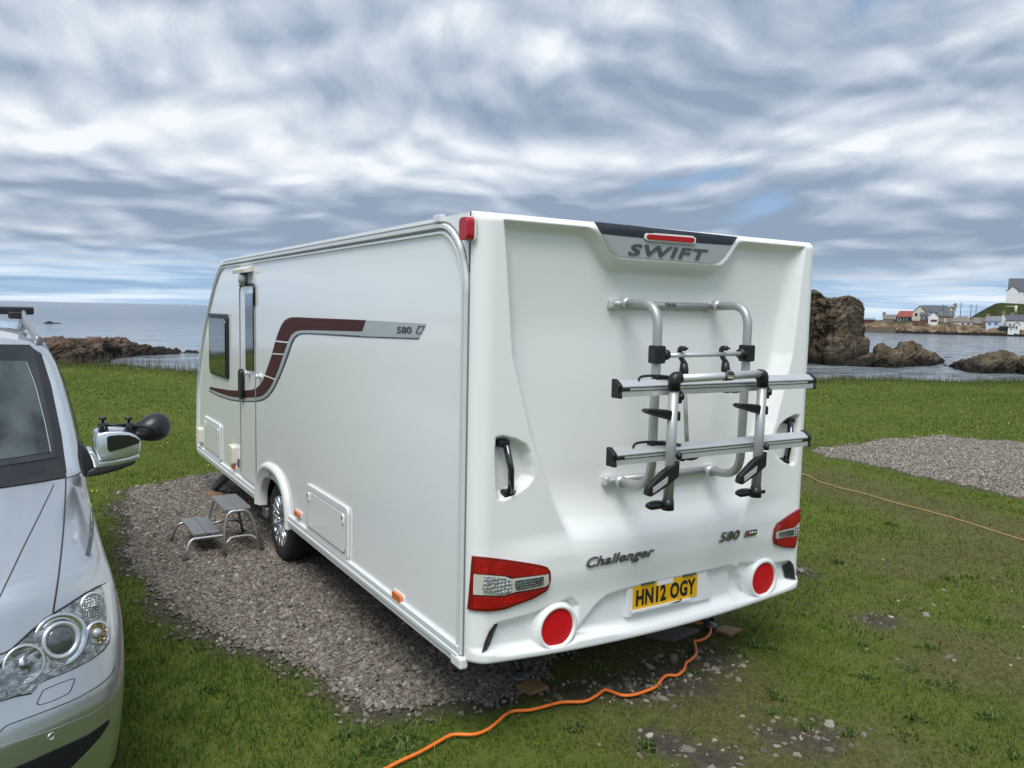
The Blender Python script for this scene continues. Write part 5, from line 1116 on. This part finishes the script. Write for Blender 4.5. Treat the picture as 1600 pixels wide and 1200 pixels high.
# ================================================================ STEPS, CABLES, BOARDS
M_STEP = mat('worn_aluminium', (.40, .405, .41), .42, metal=.75, var=.15, vscale=18)
def build_steps():
    ST = thing('step_stool', (-.30, 3.85, 0), 'aluminium double step standing on the gravel below the caravan door', 'step')
    def tread(x0, x1, y0, y1, z, nm='tread'):
        k = MB(); w = (x1-x0)
        for j in range(2):
            a = x0+j*w/2+.002; bq = x0+(j+1)*w/2-.002; k.box(((a+bq)/2, (y0+y1)/2, z), (bq-a, y1-y0, .022), bev=.004)
        o = k.build(nm, M_STEP, ST)
        g = MB()
        for j in range(2):
            for i in range(6): g.box((x0+j*w/2+(i+.6)*w/2/6.4, (y0+y1)/2, z+.0115), (.005, y1-y0-.012, .003))
        g.build('tread_groove', M_DKGREY, o)
    U0, U1 = S(345, 799, -.33), None
    z1, z0 = .375, .185
    a = [G(*q, z1) for q in ((334, 776), (374, 773), (387, 793), (345, 799))]; b = [G(*q, z0) for q in ((287, 812), (327, 808), (341, 832), (296, 836))]
    ux0, ux1, uy0, uy1 = np.mean([a[0][0], a[3][0]]), np.mean([a[1][0], a[2][0]]), np.mean([a[2][1], a[3][1]]), np.mean([a[0][1], a[1][1]])
    lx0, lx1, ly0, ly1 = np.mean([b[0][0], b[3][0]]), np.mean([b[1][0], b[2][0]]), np.mean([b[2][1], b[3][1]]), np.mean([b[0][1], b[1][1]])
    tread(ux0, ux1, uy0, uy1, z1); tread(lx0, lx1, ly0, ly1, z0); r = .0125
    for y in (uy0-.01, uy1+.01):
        s = -.05 if y < (uy0+uy1)/2 else .05; fo = y+s
        L = [('leg', [(lx0-.08, fo, .015), (lx0-.055, y+s*.4, z0-.06), (lx0-.02, y, z0-.012), (lx1, y, z0-.012), (ux0+.0, y, z0-.012)]),
             ('leg', [(ux0-.01, fo, .015), (ux0-.005, y+s*.3, z1*.6), (ux0+.03, y, z1-.012), (ux1-.03, y, z1-.012), (ux1+.015, y+s*.3, z1*.7), (ux1+.07, fo, .015)])]
        for nm, P in L: k = MB(); k.tube(round_path(P, .05, 5), r, 10, hint=(0, 1, 0)); k.build(nm, M_STEP, ST)
        for x in (lx0-.08, ux0-.01, ux1+.07): k = MB(); k.tube([(x, fo, .0), (x, fo, .035)], .018, 10); k.build('rubber_foot', M_RUB, ST)
        k = MB(); k.tube(round_path([(ux0-.005, y+s*.7, .10), (ux0+.05, y, .15), (ux1, y, .15), (ux1+.05, y+s*.7, .10)], .04, 4), r*.9, 8); k.build('brace', M_STEP, ST)
build_steps()
def gz(x, y): return float(ground_z(np.array([x]), np.array([y]))[0])
def cable(name, pts, r, m, label, sub=6, wig=.0):
    P = [Vector((*G(*p)[:2], 0)) for p in pts]; P = smooth_path(P, sub); Q = []
    for i, p in enumerate(P): Q.append((p.x, p.y, gz(p.x, p.y)+r+.012))
    z = np.convolve(np.pad([q[2] for q in Q], 6, mode='edge'), np.ones(13)/13, 'valid'); return [(q[0], q[1], float(w)) for q, w in zip(Q, z)]
def build_small():
    m = mat('orange_cable', (.78, .17, .02), .42, var=.08)
    Q = cable('cable', [(560, 1228), (600, 1211), (625, 1198), (655, 1184), (680, 1170), (700, 1159), (712, 1156), (740, 1156), (762, 1148), (778, 1135), (790, 1124), (803, 1118), (830, 1116), (862, 1108), (880, 1104), (912, 1103), (930, 1095), (943, 1086), (952, 1087), (972, 1094), (990, 1093), (1010, 1086), (1025, 1078), (1036, 1064), (1044, 1060), (1058, 1060), (1068, 1052), (1072, 1041), (1078, 1037), (1087, 1028), (1087, 1018), (1085, 1007), (1092, 1006), (1104, 1001), (1110, 992), (1106, 984), (1085, 978)], .0095, m, '')
    k = MB(); k.tube(Q, .0086, 10); o = k.build('power_cable', m); tag(o, 'thick orange power cable snaking over the grass in front of the caravan tail', 'cable')
    Q = cable('cable', [(1190, 725), (1236, 738), (1262, 745), (1282, 755), (1300, 759), (1310, 763), (1340, 770), (1365, 777), (1400, 787), (1440, 797), (1500, 814), (1550, 830), (1600, 846), (1680, 872), (1800, 915), (1950, 985)], .003, m, '')
    k = MB(); k.tube(Q, .0042, 8); o = k.build('power_cable', mat('pale_orange_cable', (.60, .34, .13), .6)); tag(o, 'thin straight pale orange cable lying across the lawn right of the caravan', 'cable')
    def wfn(t, b, ob): n = t.noise(t.mapping(ob, rot=(0, 0, .6), sc=(2, 18, 2)), 5, 5, .6); t.l.new(t.mix(n, (.14, .078, .035, 1), (.30, .18, .09, 1)), b.inputs['Base Color'])
    wm = mat('plywood', rough=.75, fn=wfn)
    for L, lb in (([(806, 1071), (826, 1060), (857, 1072), (828, 1083)], 'wooden pad under the near left steady of the caravan'), ([(1117, 984), (1130, 977), (1160, 983), (1140, 992)], 'wooden pad under the right rear steady of the caravan'), ([(322, 771), (332, 765), (352, 772), (338, 778)], 'pale wooden pad under the front steady behind the aluminium step')):
        q = [G(*p, .03) for p in L]; k = MB(); k.prism([(p[0], p[1], .012) for p in q], (0, 0, .022), bev=.002); tag(k.build('wooden_pad', wm), lb, 'wooden pad')
    q = [G(*p, .02) for p in ((1008, 994), (1050, 980), (1092, 985), (1052, 1000))]; k = MB(); k.prism([(p[0], p[1], .004) for p in q], (0, 0, .03), bev=.003); tag(k.build('slab', mat('grey_slab', (.095, .09, .08), .9, var=.3, bump=.4)), 'flat grey slab lying in the shade under the rear of the caravan', 'slab')
    # three dark birds on the water
    for i, (px, s, lb) in enumerate(((1303.5, 1, 'leftmost of the three dark birds swimming beyond the grass bank'), (1314.5, 1, 'middle one of the three dark birds swimming beyond the grass bank'), (1331, -1, 'rightmost of the three dark birds swimming beyond the grass bank'))):
        c = Vector(G(px, 591.5, SEA_Z)); d = Vector((_r[0], _r[1], 0)).normalized(); rz = Matrix.Rotation(math.atan2(d.y, d.x), 3, 'Z')
        def duck(p): p = p.copy(); p.z += .35*max(0, -p.x*s-.08)+(.25*max(0, p.x*s-.12)); return p
        k = MB(); k.ell(c+Vector((0, 0, .05)), (.21, .09, .075), rz, 14, 10, duck); o = k.build('sea_bird', mat('dark_feathers', (.022, .020, .019), .7)); tag(o, lb, 'bird', 'birds on the water')
        k = MB(); h0 = c+d*s*.13; k.tube([h0+Vector((0, 0, .08)), h0+d*s*.05+Vector((0, 0, .17)), h0+d*s*.07+Vector((0, 0, .21))], [.035, .028, .04], 8); k.tube([h0+d*s*.09+Vector((0, 0, .21)), h0+d*s*.18+Vector((0, 0, .205))], [.022, .006], 6); k.build('head', mat('dark_feathers'), o)
build_small()

# ================================================================ FAR SHORE AND VILLAGE
FR = Vector((_r[0], _r[1], 0)).normalized(); FD = Vector((0, 0, 1)).cross(FR).normalized()
def zat(px, py, d): return CAM[2]+(hor(px)-py)/FPX*d*1.0
def pos(px, d, z): v = ray(px, 500); L = d/math.hypot(v[0], v[1]); return Vector((CAM[0]+v[0]*L, CAM[1]+v[1]*L, z))
def build_shore():
    PX = np.concatenate([np.arange(1290, 1640, 3.), np.arange(1640, 2300, 20.)]); D = np.concatenate([np.arange(296, 345, 1.2), np.arange(345, 440, 5), np.arange(440, 800, 30)])
    V = []; hb = np.interp(PX, [1290, 1345, 1395, 1405, 1440, 1480, 1530, 1565, 1600, 2300], [-1, .2, 1.3, 1.7, 1.6, 1.2, .6, .0, -.3, .5])
    for px, h0 in zip(PX, hb):
        sh = 305+6*(vnoise(np.array([px*.05]), np.array([1.]))[0]-.5)+ (4 if px < 1398 else 0); hill = np.interp(px, [1498, 1510, 1525, 1540, 1552, 1562, 1700, 2300], [0, .10, .42, .72, .93, 1., 1., .8])
        for d in D:
            q = (d-sh); p = pos(px, d, 0)
            z = -3.3+(h0+3.3)*sstep(-2, 9, q) + 1.2*(fbm(np.array([p.x*.25]), np.array([p.y*.25]), 4, 3)[0]-.5)*sstep(0, 4, q)*sstep(40, 15, q)
            z += sstep(10, 60, q)*.8 + hill*8.6*sstep(24, 62, q) - (2.5*sstep(150, 400, q)); V.append((p.x, p.y, z))
    n, m_ = len(PX), len(D); i = np.arange(n*m_).reshape(n, m_); F = np.stack([i[:-1, :-1], i[1:, :-1], i[1:, 1:], i[:-1, 1:]], -1).reshape(-1, 4)
    def fn(t, b, ob):
        s = t.new('ShaderNodeSeparateXYZ'); t.l.new(ob, s.inputs[0]); n_ = t.noise(ob, .5, 5, .65); n2 = t.noise(ob, .09, 4, .6)
        rk = t.ramp(n_, [(.3, (.035, .028, .022)), (.5, (.16, .115, .075)), (.7, (.30, .22, .14))]); gr = t.ramp(n_, [(.3, (.022, .032, .010)), (.6, (.040, .052, .017)), (.8, (.075, .072, .034))])
        zz = t.math('ADD', s.outputs[2], t.math('MULTIPLY', t.math('SUBTRACT', n_, .5), 2.6))
        c = t.mix(t.maprange(t.math('ADD', zz, t.math('MULTIPLY', t.math('SUBTRACT', n2, .5), 5)), .6, 2.2), rk, gr); c = t.mix(t.maprange(zz, -1.2, -2.0), c, (.018, .015, .013, 1)); t.l.new(c, b.inputs['Base Color']); bumpnode(t, b, n_, .8, .5)
    me = mesh_of('hills', V, F, True, [mat('far_shore', rough=.95, spec=.1, fn=fn)]); return kind(link('hills', me), 'structure')
build_shore()
VW = {'white': mat('white_harling', (.72, .72, .70), .9, var=.08, vscale=.8), 'cream': mat('cream_harling', (.60, .55, .43), .9, var=.1, vscale=.8), 'stone': mat('brown_stone', (.30, .24, .17), .95, var=.3, vscale=1.5), 'black': mat('black_timber', (.020, .022, .028), .8), 'blue': mat('pale_blue_render', (.52, .62, .74), .9, var=.05), 'grey': mat('grey_render', (.26, .25, .24), .9, var=.15), 'glass': mat('dark_conservatory', (.05, .075, .11), .3), 'redw': mat('dark_red_wall', (.14, .05, .045), .9, var=.2)}
VR = {'slate': mat('slate_roof', (.085, .09, .10), .8, var=.2, vscale=1.2), 'red': mat('red_roof', (.24, .058, .042), .8, var=.2, vscale=1.2), 'brown': mat('brown_roof', (.17, .15, .125), .9, var=.25, vscale=1.2), 'pale': mat('pale_slate', (.17, .175, .185), .85, var=.2, vscale=1.)}
M_PANE = mat('dark_pane', (.035, .045, .06), .2); M_FRAME = mat('white_frame', (.7, .7, .7), .7); M_BLUEP = mat('blue_pane', (.08, .16, .32), .3)
def house(name, label, cat, px0, px1, ye, yr, yb, d, wall, roof, depth=6., gable=False, hip=(0, 0), wins=(), doors=(), chim=(), over=.25, group=None, sink=2.5):
    pm = (px0+px1)/2; a = pos(px0, d, 0); b = pos(px1, d, 0); ax = (b-a); ax.z = 0; Lw = ax.length; ax.normalize(); dp = Vector((-ax.y, ax.x, 0))
    if dp.dot(FD) < 0: dp = -dp
    zb, ze, zr = zat(pm, yb, d), zat(pm, ye, d), zat(pm, yr, d); T = thing(name, (a+b)/2+Vector((0, 0, zb)), label, cat, group)
    P = lambda s, q, z: a+ax*(s*Lw)+dp*q+Vector((0, 0, z))
    k = MB(); n0 = [P(0, 0, zb-sink), P(1, 0, zb-sink), P(1, depth, zb-sink), P(0, depth, zb-sink), P(0, 0, ze), P(1, 0, ze), P(1, depth, ze), P(0, depth, ze)]
    F = [(0, 3, 2, 1), (0, 1, 5, 4), (1, 2, 6, 5), (2, 3, 7, 6), (3, 0, 4, 7)]
    if gable: n0 += [P(.5, 0, zr), P(.5, depth, zr)]; F[1] = (0, 1, 5, 8, 4); F[3] = (2, 3, 7, 9, 6)
    else: n0 += [P(hip[0], depth/2, zr if hip[0] == 0 else ze), P(1-hip[1], depth/2, zr if hip[1] == 0 else ze)]; F[4] = (3, 0, 4, 8, 7); F[2] = (1, 2, 6, 9, 5)
    k.add(n0, F); k.build('wall', VW[wall], T)
    k = MB(); o_ = over/Lw; tk = .18; dz = .05
    if gable:
        s = (zr-ze)/.5; e = over
        for q in ((-o_, .5), (1+o_, .5)):
            zl = ze-s*o_; pts = [P(q[0], -e, zl+dz), P(q[1], -e, zr+dz), P(q[1], depth+e, zr+dz), P(q[0], depth+e, zl+dz)]; k.prism(pts, (0, 0, tk))
    else:
        s = (zr-ze)/(depth/2); zl = ze-s*over; h0, h1 = hip[0], 1-hip[1]; l0 = -o_; l1 = 1+o_
        if hip[0] == 0: h0 = l0
        if hip[1] == 0: h1 = l1
        up = Vector((0, 0, tk)); A = [P(l0, -over, zl+dz), P(l1, -over, zl+dz), P(l1, depth+over, zl+dz), P(l0, depth+over, zl+dz), P(h0, depth/2, zr+dz), P(h1, depth/2, zr+dz)]
        A2 = A+[p+up for p in A]; k.add(A2, [(6, 7, 11, 10), (8, 9, 10, 11), (7, 8, 11), (9, 6, 10), (0, 1, 7, 6), (1, 2, 8, 7), (2, 3, 9, 8), (3, 0, 6, 9), (3, 2, 1, 0)])
    ro = k.build('roof', VR[roof], T)
    def opening(nm, w, m, mf):
        x0, y0, x1, y1 = w; s0, s1 = (x0-px0)/(px1-px0), (x1-px0)/(px1-px0); z0, z1 = zat(pm, y1, d), zat(pm, y0, d)
        k = MB(); k.prism([P(s0, -.06, z0), P(s1, -.06, z0), P(s1, -.06, z1), P(s0, -.06, z1)], dp*.10); o = k.build(nm, mf, T); i = .14/Lw*min(1, (s1-s0)*Lw)
        k = MB(); k.prism([P(s0+i, -.085, z0+.1), P(s1-i, -.085, z0+.1), P(s1-i, -.085, z1-.1), P(s0+i, -.085, z1-.1)], dp*.05); k.build('pane' if nm == 'window' else 'door_leaf', m, o)
    for w in wins: opening('window', w[:4], w[4] if len(w) > 4 else M_PANE, M_FRAME if wall != 'white' else M_FRAME)
    for w in doors: opening('door', w[:4], w[4] if len(w) > 4 else M_PANE, M_FRAME)
    for s, h_ in chim: k = MB(); c = P(s, depth/2, zr); k.box(c+Vector((0, 0, h_/2-.3)), (.9, .7, h_+.6)); k.box(c+Vector((0, 0, h_+.04)), (1.05, .85, .12)); k.build('chimney', VW['stone'], ro)
    return T
def build_village():
    G_ = 'houses of the village across the bay'
    house('long_shed', 'long low grey shed on the sea wall just right of the rock stack', 'shed', 1344, 1367, 500, 498.2, 506, 325, 'redw', 'pale', 5, group=G_)
    house('stone_cottage', 'small brown stone cottage left of the red roofed building', 'house', 1380, 1399, 499, 493, 506, 324, 'stone', 'brown', 6, wins=((1384, 500, 1387, 503), (1391, 500, 1394, 503)), chim=((.05, .9),), group=G_)
    house('boat_shed', 'black building with red roof and white windows by the water', 'shed', 1400, 1424.5, 495.5, 488, 507, 316, 'black', 'red', 6, hip=(.2, 0), wins=((1402.5, 496.5, 1407.5, 501.5), (1411, 496.5, 1413, 503), (1416, 496.5, 1418, 503)), group=G_)
    house('village_house', 'big cream gabled house right beside the red roofed building', 'house', 1425.5, 1447, 489.5, 480.2, 503, 325, 'cream', 'slate', 9, gable=True, wins=((1428, 490, 1434, 495),), group=G_)
    house('village_house', 'long cream house with slate roof behind the cream gable', 'house', 1440, 1479, 490, 480.5, 503, 334, 'cream', 'slate', 9, wins=((1470, 491, 1473, 494),), group=G_)
    house('garden_room', 'dark glazed lean-to in front of the big cream gable', 'house', 1437.5, 1449.5, 494, 490.5, 503, 314, 'glass', 'slate', 4, wins=((1438.5, 495, 1443, 499), (1444, 495, 1448.8, 499)), group=G_)
    house('village_house', 'narrow white gable between the glazed lean-to and the garage', 'house', 1446, 1455, 492.5, 488.3, 503, 319, 'white', 'slate', 5, gable=True, group=G_)
    house('garage', 'white gabled garage with a dark red door by the shore', 'garage', 1450.5, 1465.5, 494.5, 489, 503.5, 312, 'white', 'slate', 6, gable=True, doors=((1453.5, 499, 1465, 503, VW['redw']),), group=G_)
    house('stone_cottage', 'stone cottage with dormers and white door right of the garage', 'house', 1466.5, 1489.5, 495.5, 488.5, 504.5, 318, 'stone', 'slate', 6, wins=((1468, 498, 1470, 502), (1483, 498, 1486, 502), (1468, 490.5, 1471, 494), (1483, 490.5, 1486, 494)), doors=((1476, 498, 1478, 503.5, M_FRAME),), group=G_)
    house('village_house', 'tall cream gable house behind the stone cottage with dormers', 'house', 1476.5, 1492, 486.5, 482, 503, 340, 'cream', 'slate', 8, gable=True, wins=((1481, 484, 1484, 487),), chim=((.95, 1.2),), group=G_)
    house('bungalow', 'long low white bungalow with brown hipped roof near the water', 'bungalow', 1484, 1520, 503, 496, 510.5, 316, 'white', 'brown', 8, hip=(.35, .25), wins=((1502.5, 504, 1507.5, 507.5), (1511, 504, 1516, 507.5)), group=G_)
    house('village_house', 'small grey house with hipped roof between the bungalow and the blue house', 'house', 1519, 1534, 505, 498, 511, 320, 'grey', 'brown', 6, hip=(.35, .35), wins=((1523, 506, 1527, 509),), group=G_)
    house('village_house', 'pale blue house with two blue windows', 'house', 1541, 1564, 502.5, 496, 511.5, 312, 'blue', 'pale', 7, wins=((1543.5, 503.5, 1550, 507.5, M_BLUEP), (1553, 503.5, 1560.5, 507.5, M_BLUEP)), chim=((.1, .9),), group=G_)
    house('village_house', 'narrow white gable at the right end of the blue house', 'house', 1562, 1573, 498, 492, 511, 325, 'white', 'pale', 7, gable=True, chim=((.5, 1.),), group=G_)
    house('village_house', 'long white house with slate roof at the right border of the view', 'house', 1573, 1612, 501.5, 494.5, 514, 318, 'white', 'slate', 8, wins=((1577, 505, 1580.5, 508.5), (1584, 505, 1586, 510)), chim=((.2, .9),), group=G_)
    house('porch', 'small white gabled porch in front of the long white house', 'porch', 1585, 1594.5, 507, 503.5, 514, 308, 'white', 'pale', 3, gable=True, doors=((1588, 508, 1591, 513),), group=G_)
    house('boat_shed', 'low dark open shed beside the white porch', 'shed', 1563, 1576, 510, 508.8, 514.5, 309, 'black', 'slate', 4, group=G_)
    house('cabin', 'small white cabin at the water in front of the long white house', 'cabin', 1576, 1586, 510, 508.5, 515, 307, 'white', 'pale', 3, doors=((1580, 511, 1582.5, 514.5),), group=G_)
    house('church_hall', 'large white hall with slate roof on top of the green hill', 'hall', 1572, 1640, 463, 446, 476, 372, 'white', 'slate', 12, wins=((1596.5, 465, 1599.5, 469),), group=G_)
    house('church_hall', 'white gabled wing with chimney in front of the hill top hall', 'hall', 1569.5, 1588.5, 462, 456, 475, 366, 'white', 'slate', 6, gable=True, chim=((.5, .8),), group=G_)
    pm = mat('weathered_pole', (.10, .085, .07), .9)
    for px, yt, yb, lb in ((1500, 476, 500, 'tallest utility pole above the village roofs'), (1516, 479, 501, 'utility pole left of the green hill'), (1487.5, 478.5, 490, 'short mast above the cream gable house'), (1472.5, 478, 484, 'short mast on the long cream house'), (1524, 479, 500, 'slim pole standing at the foot of the green hill')):
        d = 335; a = pos(px, d, zat(px, yb, d)-2); b = pos(px, d, zat(px, yt, d)); k = MB(); k.tube([a, b], [.14, .10], 8)
        if px in (1500, 1516): k.box(b-Vector((0, 0, .7)), (1.6, .12, .12), rot=Matrix.Rotation(math.atan2(FR.y, FR.x), 3, 'Z'))
        tag(k.build('utility_pole', pm), lb, 'pole')
    a = pos(1552, 345, zat(1552, 482, 345)); k = MB(); k.tube([pos(1586, 345, zat(1586, 489, 345)-1), pos(1586, 345, zat(1586, 481.5, 345))], .45, 8); k.tube([pos(1569, 345, zat(1569, 482.5, 345)), pos(1586, 345, zat(1586, 482.5, 345))], .12, 6); tag(k.build('utility_pole', VW['cream']), 'pale post with a side arm standing on the green slope', 'pole')
    # harbour wall and garden walls
    def wall(px0, px1, d0, d1, y0, yb, m, lb, th=1.5):
        a, b = pos(px0, d0, 0), pos(px1, d1, 0); z = zat((px0+px1)/2, y0, (d0+d1)/2); zb_ = zat((px0+px1)/2, yb, (d0+d1)/2); e = (b-a).normalized(); n_ = Vector((-e.y, e.x, 0)); n_ = n_ if n_.dot(FD) > 0 else -n_
        k = MB(); k.prism([a+Vector((0, 0, zb_)), b+Vector((0, 0, zb_)), b+n_*th+Vector((0, 0, zb_)), a+n_*th+Vector((0, 0, zb_))], (0, 0, z-zb_)); kind(tag(k.build('sea_wall' if th > 1 else 'garden_wall', m), lb, 'wall'), 'thing')
    wall(1320, 1399, 306, 303, 509.5, 521, mat('mossy_stone', (.14, .115, .075), .95, var=.4, vscale=.5), 'mossy stone harbour wall along the water right of the rock stack', 3)
    wall(1426, 1450, 309, 309, 501, 505, VW['redw'], 'low dark red garden wall below the cream gable house', .5)
    wall(1518, 1600, 334, 330, 497.5, 503, VW['grey'], 'long grey wall at the foot of the green hill', .6)
build_village()
